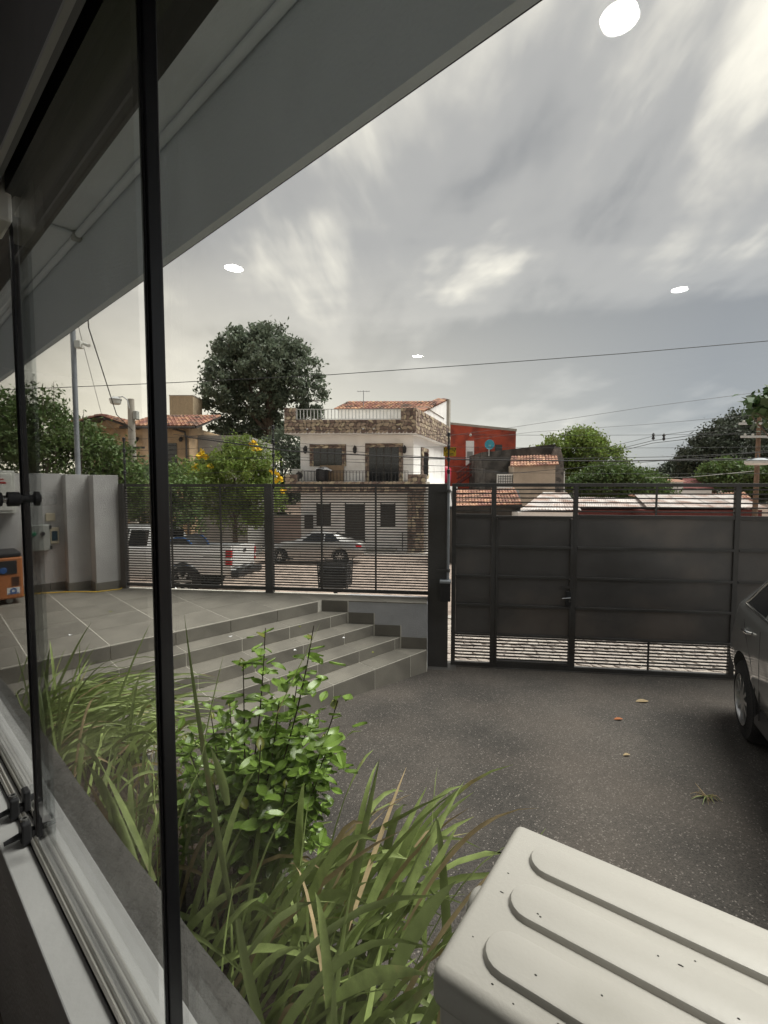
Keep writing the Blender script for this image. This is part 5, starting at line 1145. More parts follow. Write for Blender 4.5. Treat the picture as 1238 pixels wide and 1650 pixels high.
# boundary wall left of the house
p0 = PG(296, 885); t = thing('garden_wall', 'pinkish rendered garden wall running left from the white house', 'wall', (hx0, HY+0.3, 0))
mb = MB(); mb.box(-16, -0.02, 0, 0.2, -2.2, 0.55); mb.build('wall_panel', 'pink_wall', t); mb = MB(); mb.box(-16, -0.02, -0.04, 0.24, 0.5505, 0.62); mb.build('coping', 'concrete', t)
mb = MB(); mb.box(0.25, 0.75, -0.66, -0.55, -0.15, 0.7); mb.build('meter_niche', 'dark_wood', t)

# ================================================================== tan house at the left
TY = 23.0
def tx(px): return (px-619)/F*TY
def tz(py): return 2.45+(780-py)*TY/F
th_ = thing('tan_house', 'tan house with red clay tile roof behind the hedge', 'house', (tx(150), TY, 0))
W_ = tx(313)-tx(150)
mb = MB(); mb.box(0, W_, 0, 7, -2, tz(689)); mb.build('wall', 'tan_wall', th_)
mb = MB(); mb.box(tx(215)-tx(150), W_+0.01, -0.45, -0.001, -2, tz(693)); mb.build('front_bay', 'tan_wall', th_)
mb = MB(); mb.box(W_+0.02, W_+2.4, 0.6, 7, -2, tz(700)); mb.build('side_wing', 'grey_wall', th_)
m = MB(); xa = tx(225)-tx(150)-0.3; tile_roof(m, (xa, -0.95, tz(692)), (W_+0.55-xa, 0, 0), (0, 3.4, 0.95), 18, 9, 21); m.build('roof_tiles', 'roof_clay', th_, kind='stuff')
mb = MB(); mb.hull([(xa, -0.92, tz(692)-0.09), (W_+0.55, -0.92, tz(692)-0.09), (W_+0.55, 2.45, tz(692)+0.86), (xa, 2.45, tz(692)+0.86)], [(xa, -0.92, tz(692)-0.02), (W_+0.55, -0.92, tz(692)-0.02), (W_+0.55, 2.45, tz(692)+0.93), (xa, 2.45, tz(692)+0.93)]); mb.build('roof_deck', 'dark_wood', th_)
# left gable: two slopes with ridge towards the street
gx = tx(188)-tx(150); gz = tz(676)
for (e_, zz, sd_) in ((-0.5, tz(690), 31), (tx(228)-tx(150)+0.2, tz(692), 32)):
    m = MB(); tile_roof(m, (e_, -1.1, zz), (0, 4.5, 0), (gx-e_, 0, gz-zz), 16, 6, sd_); m.build('gable_tiles', 'roof_clay', th_, kind='stuff')
    mb = MB(); mb.hull([(e_, -1.05, zz-0.1), (gx, -1.05, gz-0.1), (gx, 3.3, gz-0.1), (e_, 3.3, zz-0.1)], [(e_, -1.05, zz-0.03), (gx, -1.05, gz-0.03), (gx, 3.3, gz-0.03), (e_, 3.3, zz-0.03)]); mb.build('barge_board', 'dark_wood', th_)
mb = MB(); mb.hull([(0, -0.5, tz(692)), (tx(228)-tx(150), -0.5, tz(692)), (gx, -0.5, gz-0.12)], [(0, -0.3, tz(692)), (tx(228)-tx(150), -0.3, tz(692)), (gx, -0.3, gz-0.12)]); mb.build('gable_wall', 'tan_wall', th_)
mb = MB(); mb.box(tx(258)-tx(150), tx(294)-tx(150), -0.48, -0.451, tz(752), tz(716)); wo = mb.build('window', 'dark_glass', th_)
for k in range(5):
    zz = tz(752)+(tz(716)-tz(752))*(k+0.5)/5; mb = MB(); mb.box(tx(258)-tx(150), tx(294)-tx(150), -0.5, -0.481, zz-0.02, zz+0.02); mb.build('shutter_bar', 'iron', wo)
for px in (233, 302):
    a = tx(px)-tx(150); mb = MB(); mb.box(a-0.04, a+0.04, -0.56, -0.45, tz(711), tz(707)); mb.lathe([(0.05, tz(714)), (0.1, tz(711)), (0.04, tz(707))], 'z', (a, -0.6, 0), 8); mb.build('wall_lantern', 'iron', th_)
a = tx(308)-tx(150); mb = MB(); mb.tube([(a-0.5, -0.7, tz(694)), (a, -0.55, tz(699)), (a+0.05, -0.52, tz(710)), (a+0.05, -0.52, -1)], 0.05, 8); mb.build('downpipe', 'dark_wood', th_, smooth=True)
mb = MB(); mb.tube([(xa, -0.98, tz(693.5)), (W_+0.5, -0.98, tz(693.5))], 0.06, 8); mb.build('gutter', 'dark_wood', th_, smooth=True)
# concrete tower block behind
t = thing('concrete_tank_tower', 'square beige concrete tank tower rising behind the tan house', 'tower', ((296-619)/F*32, 32, -2)); zt_ = 2.45+(780-640)*32/F+2
mb = MB(); mb.box(-0.78, 0.78, 0, 1.6, 0, zt_); mb.build('shaft', mat('beige_concrete', (0.42, 0.33, 0.22), 0.95, var=0.15, bump=0.3), t); mb = MB(); mb.box(-0.8, 0.8, -0.02, 1.62, zt_+0.001, zt_+0.06); mb.build('cap', 'concrete', t)
# street lamp on a concrete pole
lp = PY(214, 740, 17.0); t = thing('street_lamp', 'white street lamp on a curved arm and concrete pole before the tan house', 'street lamp', (lp.x, 17.0, GZ((lp.x, 17.0))))
hz0 = PY(214, 643, 17.0).z-t.location.z
mb = MB(); mb.tube([(0, 0, -0.2), (0, 0, hz0)], [0.16, 0.11], 10); mb.build('pole', 'concrete', t, smooth=True)
mb = MB(); mb.tube([(0, -0.1, hz0-0.35), (-0.06, -0.12, hz0-0.05), (-0.2, -0.13, hz0+0.06), (-0.42, -0.13, hz0+0.04)], 0.022, 8); mb.build('arm', 'iron_pale', t, smooth=True)
mb = MB(); mb.lathe([(0.04, 0.06), (0.1, 0.05), (0.21, -0.03), (0.2, -0.06)], 'z', (-0.47, -0.13, hz0), 16); lh = mb.build('lamp_hood', 'iron_pale', t, smooth=True)
mb = MB(); mb.lathe([(0.19, -0.061), (0.17, -0.18), (0.12, -0.21)], 'z', (-0.47, -0.13, hz0), 16); mb.build('lamp_glass', 'white_plastic', lh, smooth=True)
mb = MB(); mb.box(0.1, 0.24, -0.1, 0.1, hz0-0.72, hz0-0.42); mb.build('control_box', 'grey_plastic', t, bevel=0.02)
mb = MB(); mb.box(-0.5, 0.5, -0.14, -0.1, hz0-1.75, hz0-1.68); mb.box(-0.5, 0.5, -0.14, -0.1, hz0-2.05, hz0-2.0); mb.build('cable_bracket', 'iron', t)
# steel mast with camera behind the side wall
mp = UT*8.62+VT*1.55; mq = PY(118, 548, mp.y); t = thing('camera_mast', 'grey steel mast with a small surveillance camera behind the side wall', 'mast', (mq.x, mp.y, GZ(mp)))
hm = mq.z-t.location.z
mb = MB(); mb.tube([(0, 0, -0.2), (0, 0, hm+0.25)], 0.036, 12); mb.build('mast', 'galvanised', t, smooth=True)
mb = MB(); mb.box(0.04, 0.13, -0.05, 0.05, hm-0.12, hm-0.01); mb.build('junction_box', 'white_plastic', t, bevel=0.01)
mb = MB(); mb.tube([(0.12, 0, hm-0.06), (0.2, -0.02, hm-0.06)], 0.012, 6); mb.tube([(0.17, -0.01, hm-0.06), (0.27, -0.06, hm-0.1)], [0.022, 0.026], 10); mb.build('camera', 'white_plastic', t)

# ================================================================== buildings at the right
def bx(px, Y): return (px-619)/F*Y
def bz(py, Y): return 2.45+(780-py)*Y/F
RY = 40
rb = thing('red_building', 'tall plain red wall building with a white door behind the white house', 'building', (bx(716, RY), RY, -2)); x1 = bx(830, RY)-bx(716, RY)
mb = MB(); mb.hull([(0, 0, 0), (x1, 0, 0), (x1, 8, 0), (0, 8, 0)], [(0, 0, bz(681, RY)+2), (x1, 0, bz(693, RY)+2), (x1, 8, bz(693, RY)+2), (0, 8, bz(681, RY)+2)]); mb.build('wall', 'red_wall', rb)
mb = MB(); mb.hull([(-0.05, -0.05, bz(684, RY)+2), (x1+0.05, -0.05, bz(696, RY)+2), (x1+0.05, 8, bz(696, RY)+2), (-0.05, 8, bz(684, RY)+2)], [(-0.05, -0.05, bz(681, RY)+2.02), (x1+0.05, -0.05, bz(692.5, RY)+2.02), (x1+0.05, 8, bz(692.5, RY)+2.02), (-0.05, 8, bz(681, RY)+2.02)]); mb.build('coping', 'concrete', rb)
mb = MB(); mb.box(bx(750, RY)-bx(716, RY), bx(763, RY)-bx(716, RY), -0.06, -0.001, bz(751, RY)+2, bz(711, RY)+2); dd = mb.build('door', 'house_white', rb)
mb = MB(); mb.box(bx(752, RY)-bx(716, RY), bx(761, RY)-bx(716, RY), -0.08, -0.061, bz(738, RY)+2, bz(728, RY)+2); mb.build('door_panel', 'grey_wall', dd)
mb = MB(); mb.box(bx(797, RY)-bx(716, RY), bx(808, RY)-bx(716, RY), -0.04, -0.001, bz(732, RY)+2, bz(717, RY)+2); mb.build('window', 'dark_glass', rb)
mb = MB(); mb.ball((bx(757, RY)-bx(716, RY), -0.08, bz(702, RY)+2), 0.12); mb.build('wall_lamp', 'white_plastic', rb)
# outside stair
stt = thing('outside_stair', 'dark steel stair with railings climbing the red wall', 'stairs', (bx(738, 38), 38, -1.9))
a0, a1 = Vector((0, 0, bz(780, 38)+1.9)), Vector((bx(789, 38)-bx(738, 38), 0, bz(744, 38)+1.9))
for y in (0, 0.9):
    for dz in (0, 0.45, 0.9):
        mb = MB(); mb.tube([a0+Vector((0, y, dz)), a1+Vector((0, y, dz))], 0.05 if dz else 0.1, 6); mb.build('handrail' if dz else 'stringer', 'dark_red', stt)
for k in range(12):
    p = a0.lerp(a1, k/11); mb = MB(); mb.box(p.x-0.14, p.x+0.14, 0, 0.9, p.z-0.02, p.z+0.02); mb.build('tread', 'dark_wood', stt)
    mb = MB(); mb.box(p.x-0.02, p.x+0.02, -0.02, 0.02, p.z, p.z+0.9); mb.build('baluster', 'iron', stt)
mb = MB(); mb.tube([a0-Vector((0, -0.4, 0)), (0, 0.4, -0.2)], 0.1, 6); mb.tube([a1-Vector((0, -0.4, 0)), (a1.x, 0.4, -0.2)], 0.1, 6); mb.build('support_post', 'dark_red', stt)
ds = thing('satellite_dish', 'round turquoise satellite dish above the stained wall', 'satellite dish', (bx(788, 33.5), 33.5, bz(729, 34)))
m = MB(); m.lathe([(0.001, 0.1), (0.12, 0.09), (0.24, 0.05), (0.34, -0.02), (0.345, -0.01), (0.24, 0.07), (0.001, 0.12)], 'y', (0, 0, 0.5), 24); m.build('dish', 'blue_dish', ds, smooth=True)
m = MB(); m.tube([(0, 0.1, 0.5), (0, 0.15, 0.2), (0, 0.15, -0.3)], 0.03, 8); m.tube([(0, 0.0, 0.2), (0, -0.3, 0.45)], 0.012, 6); m.build('mount', 'iron_pale', ds)
DY = 34
db = thing('stained_house', 'old house with black stained parapet and a lean-to of clay tiles', 'house', (bx(776, DY), DY, -2)); X = lambda px, Y=DY: bx(px, Y)-bx(776, DY)
Z = lambda py, Y=DY: bz(py, Y)+2
tops = [(776, 729), (790, 728), (815, 725), (850, 721), (880, 717.5), (893, 716), (897, 722), (906, 740)]
pts = [(X(a), Z(b)) for a, b in tops]
m = MB(); m.hull([(pts[0][0], 0, 0)]+[(pts[-1][0], 0, 0)]+[(x, 0, z) for x, z in reversed(pts)], [(pts[0][0], 5, 0)]+[(pts[-1][0], 5, 0)]+[(x, 5, z) for x, z in reversed(pts)]); m.build('parapet_wall', 'stained_wall', db)
m = MB(); m.box(X(884), X(905), -0.3, -0.001, 0, Z(742)); m.hull([(X(884), -0.3, Z(742)), (X(905), -0.3, Z(742)), (X(905), -0.001, Z(742)), (X(884), -0.001, Z(742))], [(X(891), -0.3, Z(720)), (X(899), -0.3, Z(722)), (X(899), -0.001, Z(722)), (X(891), -0.001, Z(720))]); m.build('end_wall', mat('streaked_wall', (0.22, 0.2, 0.18), 0.95, var=0.35, scale=2.5, dark=(0.07, 0.065, 0.06), dscale=2.5, bump=0.3), db)
m = MB(); m.box(X(819), X(882), -1.5, -0.002, 0, Z(750, 32.5)); m.build('lean_to_wall', 'cream_wall', db)
m = MB(); tile_roof(m, (X(810), -1.9, Z(752.5, 32.1)), (X(884)-X(810), 0, 0.12), (0.55, 1.9, 0.78), 15, 5, 61); m.build('lean_to_tiles', 'roof_clay_bright', db, kind='stuff')
m = MB(); m.box(X(795), X(818.8), -1.2, -0.003, 0, Z(764, 33)); m.build('grille_wall', 'house_white', db)
gw = MB()
for k in range(7): gw.box(X(796)+k*0.16, X(796)+k*0.16+0.03, -1.24, -1.205, Z(782, 33), Z(766, 33))
for k in range(4): gw.box(X(796), X(817), -1.243, -1.241, Z(780, 33)+k*0.17, Z(780, 33)+k*0.17+0.03)
gw.build('window_grille', 'iron', db)
m = MB(); m.box(X(776), X(794.5), -1.0, -0.004, 0, Z(755)); m.build('dark_annex', 'stained_wall', db)
m = MB(); tile_roof(m, (X(904), -0.2, Z(752)), (0, 3.5, 0), (X(898)-X(910), 0, 0.5), 12, 3, 63); m.build('side_tiles', 'roof_clay', db, kind='stuff')
m = MB(); m.tube([(X(909), -0.2, Z(756)), (X(906.5), -0.2, Z(760)), (X(906.5), -0.2, Z(795))], 0.07, 8); m.build('drain_pipe', 'white_plastic', db, smooth=True)
t = thing('red_water_tank', 'bright red plastic water tank by the corner of the white house', 'tank', (bx(713.5, 37.8), 37.8, -1.9))
zt_ = bz(751, 37.8)+1.9; mb = MB(); mb.lathe([(0.62, zt_-1.3), (0.66, zt_-1.2), (0.66, zt_-0.25), (0.5, zt_-0.05), (0.15, zt_), (0.001, zt_)], 'z', (0, 0, 0), 20); mb.build('tank', 'magenta_tank', t, smooth=True); mb = MB(); mb.box(-0.5, 0.5, -0.5, 0.5, -0.2, zt_-1.301); mb.build('stand', 'dark_red', t)
# low roofs behind the gate
def low_house(name, label, corners_e, corners_r, wallm, roofm, tiles=None, sheet=None, wall_drop=4.0, seed=1):
    # eave edge (near) and ridge edge (far) in pixels with depths
    e0, e1 = [PY(*c) for c in corners_e]; r0, r1 = [PY(*c) for c in corners_r]
    t = thing(name, label, 'house', (e0.x, e0.y, e0.z-wall_drop)); og = t.location.copy()
    L_ = [p-og for p in (e0, e1, r1, r0)]
    mb = MB(); ins = Vector((0, 0.25, 0)); mb.hull([Vector((L_[0].x, L_[0].y+0.25, -0.3)), Vector((L_[1].x, L_[1].y+0.25, -0.3)), Vector((L_[1].x, L_[2].y, -0.3)), Vector((L_[0].x, L_[3].y, -0.3))],
        [L_[0]+ins-Vector((0, 0, .12)), L_[1]+ins-Vector((0, 0, .12)), Vector((L_[1].x, L_[2].y, L_[1].z-.12)), Vector((L_[0].x, L_[3].y, L_[0].z-.12))]); mb.build('wall', wallm, t)
    if tiles:
        m = MB(); A = L_[1]-L_[0]; B = ((L_[3]-L_[0])+(L_[2]-L_[1]))/2; tile_roof(m, L_[0], A, B, tiles[0], tiles[1], seed); m.build('roof_tiles', roofm, t, kind='stuff')
        mb = MB(); mb.hull([p-Vector((0, 0, 0.1)) for p in L_], [p-Vector((0, 0, 0.02)) for p in L_]); mb.build('roof_deck', 'dark_wood', t)
    else:
        n = sheet
        for k in range(n):       # overlapping corrugated sheets
            u0, u1 = k/n, (k+1.04)/n
            def f(u, v, o=0):
                uu = u0+(u1-u0)*u; a = L_[0].lerp(L_[1], uu); b = L_[3].lerp(L_[2], uu); p = a.lerp(b, v); return p+Vector((0, 0, 0.012*math.sin(u*math.pi*10)+0.012*(k % 2)+o))
            mb = MB(); mb.grid(lambda u, v: f(u, v), 20, 3); mb.grid(lambda u, v: f(u, v, -0.02), 20, 3); mb.build('roof_sheet', roofm, t, smooth=True)
    return t
low_house('tile_roofed_shed', 'low shed with weathered orange clay tiles just behind the gate', ((730, 817, 21.0), (842, 813, 21.0)), ((726, 790, 24.0), (836, 789, 24.0)), 'stained_wall', 'roof_clay_bright', tiles=(22, 9), wall_drop=2.6, seed=71)
low_house('white_sheet_house', 'small house with white sheet roof beside the orange tiled shed', ((838, 821, 20.0), (936, 822, 20.0)), ((876, 793, 23.5), (914, 794, 23.5)), 'house_white', 'sheet_roof', sheet=4, wall_drop=2.4)
low_house('corrugated_shed', 'shed under wavy white corrugated sheets between the two white roofs', ((926, 818, 21.5), (1050, 818, 21.5)), ((926, 801, 24.5), (1040, 803, 24.5)), 'dark_red', 'sheet_roof', sheet=7, wall_drop=2.5)
low_house('long_sheet_house', 'long low dark red house with a wide white sheet roof', ((1044, 818, 20.5), (1236, 818, 20.5)), ((1022, 796, 25.0), (1180, 796, 25.0)), 'dark_red', 'sheet_roof', sheet=9, wall_drop=2.5)
t = low_house('clay_ridge_house', 'house with a bright clay tile roof past the long white roof', ((1128, 812, 25.6), (1215, 808, 25.6)), ((1124, 796, 28.5), (1198, 796, 28.5)), 'pink_wall', 'roof_clay_bright', tiles=(16, 6), wall_drop=3.0, seed=75)
t = thing('ridge_tiles', 'short row of clay ridge tiles ending at the long white roof', 'ridge tiles', PY(1030, 800, 25.2)); m = MB(); tile_roof(m, (-0.55, -0.6, -0.02), (0.9, 0, 0), (0.1, 0.9, 0.05), 4, 3, 78); m.build('tiles', 'roof_clay_bright', t)
t = low_house('far_red_house', 'distant house with a dull red roof below the dark trees', ((1098, 787, 46), (1150, 787, 46)), ((1100, 771, 50), (1142, 771, 50)), 'house_white', 'dark_red', sheet=5, wall_drop=4.0)
mb = MB(); p = PY(1080, 789, 44); t = thing('far_white_house', 'distant plain white house half hidden by trees', 'house', (p.x, 44, -2)); mb.box(-1.3, 1.2, 0, 3, 0, bz(776, 44)+2); mb.build('wall', 'house_white', t); mb = MB(); mb.hull([(-1.5, -0.2, bz(776, 44)+2.001), (1.4, -0.2, bz(776, 44)+2.001), (1.4, 3.2, bz(776, 44)+2.001), (-1.5, 3.2, bz(776, 44)+2.001)], [(-1.2, 0.6, bz(772, 44)+2), (1.1, 0.6, bz(772, 44)+2), (1.1, 2.4, bz(772, 44)+2), (-1.2, 2.4, bz(772, 44)+2)]); mb.build('roof', 'roof_clay', t)
mb = MB(); mb.box(-0.3, 0.3, -0.05, -0.001, 2.2, 3.2); mb.build('window', 'dark_glass', t)

# ================================================================== trees
def at(px, Y): return (px-619)/F*Y
def base_at(px, Y): x = at(px, Y); return Vector((x, Y, GZ((x, Y))))
def lob(b, px, py, Y, rx, ry, rz): p = PY(px, py, Y); return (p.x-b.x, p.y-b.y, p.z-b.z, rx, ry, rz)
b = base_at(438, 36); bl = []
for (px, py, r_) in ((352, 566, 1.3), (374, 548, 1.5), (402, 540, 1.6), (434, 543, 1.6), (458, 546, 1.5), (480, 560, 1.3), (492, 590, 1.5), (503, 622, 1.4), (516, 648, 1.1), (506, 676, 1.1), (470, 688, 1.3), (430, 705, 1.6), (392, 706, 1.7), (360, 690, 1.5), (346, 660, 1.4), (352, 628, 1.6), (346, 597, 1.3), (390, 585, 2.0), (432, 585, 2.0), (395, 640, 2.1), (430, 650, 1.6), (462, 615, 1.2)):
    px, py = 428+(px-428)*0.87, 618+(py-618)*0.88; r_ *= 0.88
    bl.append(lob(b, px, py, 36+rnd.uniform(-1.8, 1.8), r_, r_*1.1, r_*0.85))
tree('big_tree', 'tall dark green tree with a dense round crown beside the white house', 'tree', b, bl, 'fol_dark', 470, 75, 0.27, 0.3, 0.33, 101, limbs=22, shell=0.8, aspect=0.5)
b = base_at(455, 31); tree('dark_tree', 'dark leafy tree filling the gap left of the white house', 'tree', b, [lob(b, 452, 760, 31, 1.7, 1.6, 2.2), lob(b, 468, 715, 31, 1.1, 1.2, 1.2), lob(b, 430, 800, 31, 1.5, 1.5, 1.6)], 'fol_dark', 150, 70, 0.32, 0.24, 0.16, 102, limbs=5)
b = base_at(378, 16.3)
yt = tree('flowering_tree', 'bright green street tree with yellow trumpet flowers behind the fence', 'tree', b, [lob(b, 375, 770, 16.3, 1.35, 1.2, 0.95), lob(b, 395, 735, 16.3, 0.85, 0.9, 0.62), lob(b, 340, 800, 16.2, 1.0, 0.9, 0.7), lob(b, 420, 800, 16.4, 0.8, 0.8, 0.75), lob(b, 320, 760, 16.2, 0.6, 0.6, 0.45), lob(b, 380, 835, 16.3, 0.9, 0.8, 0.5), lob(b, 430, 745, 16.3, 0.4, 0.4, 0.3)], 'fol_light', 330, 60, 0.15, 0.15, 0.09, 103, limbs=8, aspect=0.32)
rg = np.random.default_rng(5); fl = []
for (px, py) in ((410, 712), (404, 718), (416, 722), (408, 726), (326, 730), (320, 735), (331, 736), (316, 757), (314, 752), (448, 766), (452, 772), (446, 775), (440, 760), (340, 752), (455, 790)):
    p = PY(px, py, 15.75)-b; fl += [np.array(p)+rg.normal(size=3)*0.045 for _ in range(14)]
leaf_mesh('flowers', fl, 0.12, 'petal', yt, 6, 0.3, 0.9)
for k, (px, Y, lobs, m_, nc, sz, lab) in enumerate((
    (60, 9.4, [(30, 700, 1.0, 0.9, 0.85), (-30, 690, 0.9, 0.9, 0.9), (95, 720, 0.75, 0.8, 0.65), (50, 650, 0.5, 0.5, 0.4)], 'fol_mid', 220, 0.1, 'leafy green hedge tree rising over the grey side wall'),
    (175, 10.0, [(165, 745, 0.75, 0.7, 0.5), (205, 790, 0.8, 0.7, 0.6), (140, 715, 0.6, 0.6, 0.4), (235, 770, 0.6, 0.6, 0.4)], 'fol_mid', 170, 0.1, 'low bushy green hedge behind the camera mast'),
    (255, 13.0, [(265, 790, 0.9, 0.8, 0.6), (290, 770, 0.6, 0.6, 0.45), (225, 800, 0.9, 0.8, 0.7), (290, 830, 0.7, 0.7, 0.5)], 'fol_mid', 170, 0.13, 'rounded green street tree between the hedge and the flowering tree'))):
    b = base_at(px, Y); tree('hedge_tree', lab, 'tree', b, [lob(b, l[0], l[1], Y, l[2], l[3], l[4]) for l in lobs], m_, nc, 60, 0.13, sz, 0.07, 110+k, limbs=6, aspect=0.4, group=None, shell=0.3)
# thin upright sprigs on the hedge
b = base_at(75, 9.2); sp_ = thing('hedge_shoots', 'thin upright leafy shoots standing above the hedge', 'shoots', b); pts = []
rr = random.Random(4); mb = MB()
for (px, y0, y1) in ((55, 680, 605), (90, 700, 615), (40, 660, 612), (130, 720, 660), (70, 690, 630)):
    p0, p1 = PY(px, y0+70, 9.2)-b, PY(px+rr.uniform(-4, 6), y1, 9.2)-b; mb.tube([p0, p1], [0.01, 0.004], 5)
    for k in range(26): q = p0.lerp(p1, rr.uniform(0.35, 1)); pts.append((q.x+rr.gauss(0, .03), q.y+rr.gauss(0, .03), q.z+rr.gauss(0, .02)))
mb.tube([(0, 0, -0.1), PY(75, 740, 9.2)-b], 0.03, 6)
for px in (55, 90, 40, 130, 70): mb.tube([(0, 0, 1.2), PY(px, 745, 9.2)-b], 0.012, 5)
mb.build('stems', 'bark', sp_); leaf_mesh('leaves', pts, 0.08, 'fol_mid', sp_, 3, 0.6, 0.4)
b = base_at(930, 43)
tree('pale_tree', 'light green rounded tree standing behind the stained house', 'tree', b, [lob(b, 938, 725, 43, 2.1, 2.0, 1.9), lob(b, 890, 730, 43, 1.5, 1.5, 1.5), lob(b, 930, 762, 43, 2.6, 2.2, 1.5), lob(b, 985, 742, 42.5, 1.2, 1.2, 1.2), lob(b, 945, 706, 43, 1.2, 1.2, 0.9)], 'fol_light', 300, 70, 0.32, 0.3, 0.2, 120, limbs=7)
b = base_at(985, 37); tree('pale_tree', 'wide low light green tree over the corrugated shed', 'tree', b, [lob(b, 960, 778, 37, 2.0, 1.8, 1.2), lob(b, 1020, 780, 37, 1.9, 1.8, 1.1), lob(b, 985, 762, 37, 1.5, 1.5, 0.8), lob(b, 1050, 785, 38, 1.4, 1.4, 0.9)], 'fol_mid', 280, 70, 0.3, 0.27, 0.15, 121, limbs=6)
for k, (px, Y, lobs, lab) in enumerate((
    (1150, 58, [(1150, 735, 3.6, 3, 3.2), (1125, 750, 2.6, 2.5, 2.4), (1165, 705, 2.4, 2.2, 1.9)], 'dark distant tree with a broad crown right of the pale trees'),
    (1215, 62, [(1210, 715, 4.4, 3.5, 4.0), (1190, 690, 2.6, 2.5, 2.0), (1235, 690, 3.0, 3, 2.5)], 'highest dark distant tree behind the wooden pole'),
    (1102, 66, [(1100, 762, 2.6, 2.5, 2.0), (1080, 770, 2.2, 2.2, 1.4)], 'small dark distant tree at the foot of the tall dark trees'),
    (1268, 52, [(1262, 745, 4.2, 3.5, 3.4), (1250, 780, 3.5, 3, 2)], 'dark tree mass past the wooden pole'),
    (1180, 48, [(1175, 765, 2.8, 2.5, 1.4), (1215, 770, 2.6, 2.5, 1.5)], 'mid green trees low in front of the dark distant trees'))):
    b = base_at(px, Y); tree('distant_tree', lab, 'tree', b, [lob(b, l[0], l[1], Y, l[2], l[3], l[4]) for l in lobs], 'fol_far' if k < 4 else 'fol_mid', 260, 60, 0.45, 0.42, 0.3, 130+k, limbs=4, shell=0.4)
# far wooded horizon
rg = np.random.default_rng(9); n_ = 26000; xx = rg.uniform(-160, 190, n_); yy = rg.uniform(95, 135, n_); hgt = 3.6+1.6*np.sin(xx*0.11)+1.2*np.sin(xx*0.31+1)
zz = -2+rg.uniform(0, 1, n_)**0.6*hgt; fw = leaf_mesh('far_woodland', np.stack([xx, yy, zz], 1), 1.1, 'fol_far', None, 10, 0.2, 0.6); tag(fw, 'far band of dark woodland along the horizon', 'woodland')
# broad-leaved tree reaching in from the right
b = base_at(1330, 12.0)
tree('broad_leaf_tree', 'tree with large rounded leaves reaching in before the wooden pole', 'tree', b, [lob(b, 1240, 655, 12, 0.55, 0.5, 0.42), lob(b, 1205, 672, 12, 0.28, 0.3, 0.2), lob(b, 1310, 640, 12, 0.9, 0.8, 0.7), lob(b, 1228, 640, 12, 0.3, 0.3, 0.3)], 'fol_broad', 60, 10, 0.13, 0.24, 0.09, 140, limbs=6, aspect=0.8, shell=0.3)

# ================================================================== poles, lamps and wires on the right
p = PY(1223, 690, 20); t = thing('wooden_pole', 'brown wooden utility pole with a pale crossarm behind the broad-leaved branch', 'utility pole', (p.x, 20, GZ((p.x, 20)))); hz0 = p.z-t.location.z+1.2
mb = MB(); mb.tube([(0, 0, -0.2), (0, 0, hz0)], [0.12, 0.075], 10); mb.build('pole', 'wood_pole', t, smooth=True)
for zz, w_ in ((704, 0.8), (683, 0.9)):
    z = PY(1223, zz, 20).z-t.location.z; mb = MB(); mb.box(-w_, w_, -0.14, -0.06, z-0.045, z+0.045); ca = mb.build('crossarm', 'iron_pale', t)
    for q in (-0.8, -0.4, 0.4, 0.8): mb = MB(); mb.lathe([(0.03, z+0.046), (0.05, z+0.09), (0.03, z+0.14)], 'z', (q*w_, -0.1, 0), 8); mb.build('insulator', 'white_plastic', ca)
p = PY(1221, 743, 14.5); t2 = thing('street_luminaire', 'grey street luminaire hanging on the cable bundle near the wooden pole', 'street lamp', (p.x, 14.5, p.z)); 
mb = MB(); mb.lathe([(0.001, 0.10), (0.16, 0.085), (0.34, 0.02), (0.345, 0.0), (0.3, -0.01)], 'z', (0, 0, 0), 20); mb.build('hood', 'galvanised', t2, smooth=True)
mb = MB(); mb.lathe([(0.33, -0.001), (0.33, -0.07), (0.26, -0.115), (0.001, -0.125)], 'z', (0, 0, 0), 20); mb.build('lens', 'lamp_clear', t2, smooth=True); mb = MB(); mb.tube([(0, 0, 0.09), (0.05, 0.06, 0.2)], 0.02, 6); mb.build('hanger', 'iron', t2)
def wire(label, pts, r, m='cable_black', sag=0.0, name='power_line'):
    P = [PY(*q) for q in pts]; o = P[0]; t = thing(name, label, 'cable', o); full = []
    for i in range(len(P)-1):
        for s in range(8):
            u = s/8; q = P[i].lerp(P[i+1], u); q.z -= sag*4*u*(1-u); full.append(q-o)
    full.append(P[-1]-o); mb = MB(); mb.tube(full, r, 5); mb.build('cable', m, t, smooth=True); return t
wire('long black power line crossing the whole sky above the houses', [(-60, 632, 15), (60, 626, 14.6), (270, 617, 14.2), (530, 604, 14.0), (760, 588, 13.8), (1000, 570, 13.4), (1300, 544, 13)], 0.0105)
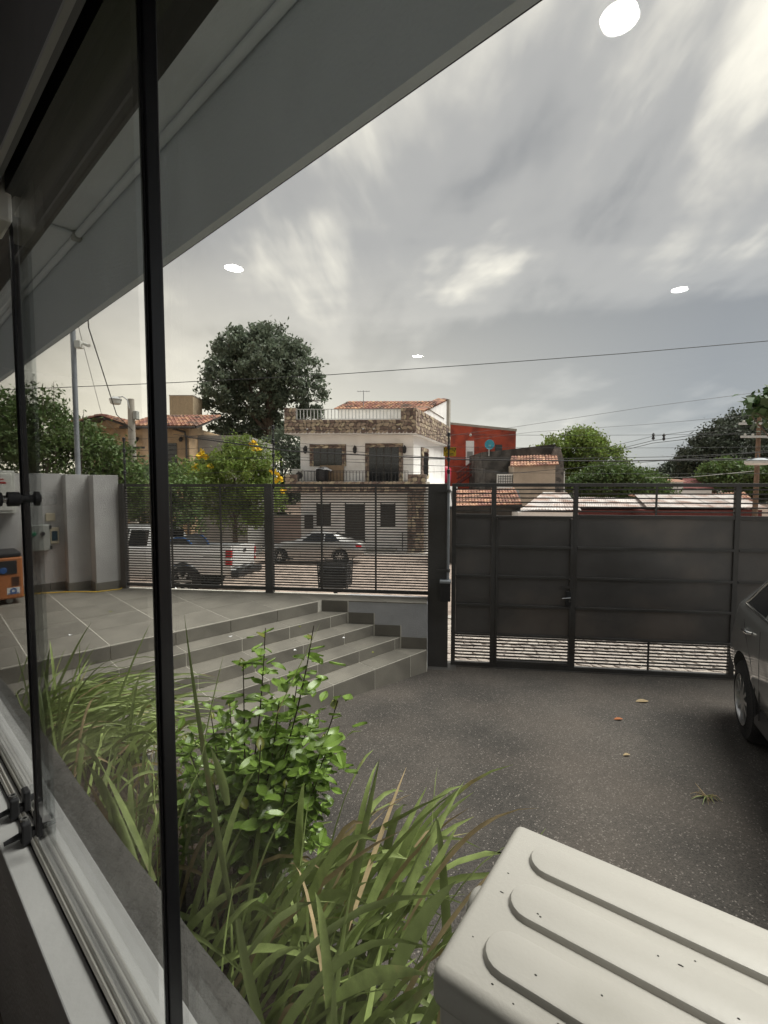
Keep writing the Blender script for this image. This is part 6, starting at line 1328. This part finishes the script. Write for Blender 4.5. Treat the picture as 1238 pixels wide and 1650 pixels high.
wire('thick black cable bundle running level above the gate to the luminaire', [(300, 704, 15.0), (470, 727, 14.8), (600, 734, 14.6), (760, 741, 14.6), (1000, 743, 14.5), (1310, 737, 14.4)], 0.02)
wire('second black cable just above the thick bundle', [(280, 700, 15.2), (460, 720, 15), (700, 737, 14.8), (900, 739, 14.8), (1080, 736, 14.8), (1300, 726, 14.8)], 0.009)
wire('thin cable drooping below the thick bundle over the stained house', [(300, 735, 15.5), (480, 741, 15.4), (740, 752, 15.3), (820, 763, 15.2), (950, 752, 15.2), (1120, 738, 15.1), (1300, 720, 15)], 0.008)
wire('highest thin wire over the pale trees on the right', [(700, 705, 24), (830, 688, 23), (1040, 656, 21.5), (1300, 622, 20)], 0.008, 'cable_grey')
wire('thin grey wire under the highest one over the pale trees', [(760, 708, 24), (860, 696, 23), (1040, 684, 22), (1223, 668, 20)], 0.007, 'cable_grey')
for k, (y0, y1, lab) in enumerate(((717, 686, 'upper of the wires with clamps reaching the wooden pole'), (724, 690, 'middle of the wires with clamps reaching the wooden pole'), (728, 694, 'lower of the wires with clamps reaching the wooden pole'))):
    t = wire(lab, [(940, y0+12, 30), (1052, y0-14, 26), (1223, y1-8+3*k, 20)], 0.014 if k else 0.01, 'cable_black', 0.02)
    if k < 2:
        p = PY((1053, 1070)[k], (703, 704)[k], 25.6)-t.location; mb = MB(); mb.lathe([(0.02, -0.2), (0.09, -0.12), (0.04, 0), (0.09, 0.08), (0.02, 0.18)], 'z', p, 8); mb.build('clamp', 'iron', t)
wire('pale cables sloping down to the far red house', [(1040, 770, 30), (1110, 769, 26), (1215, 759, 20)], 0.012, 'iron_pale')
for k, (a, b_, lab) in enumerate((((143, 528, 9.3), (188, 668, 12.5), 'twisted dark cable slanting from the eave to the tan house roof'), ((129, 536, 9.3), (165, 672, 12.5), 'thin grey cable slanting from the camera mast to the tan house'))):
    a2 = (a[0]-(a[0] and 6), a[1]-70, a[2]-2.2) if k == 0 else (a[0]-4, a[1]-20, 8.2); wire(lab, [a2, a, b_, (b_[0]+30, b_[1]+30, 18)], 0.011 if k == 0 else 0.005, 'cable_black' if k == 0 else 'cable_grey')
bpy.context.view_layer.update()
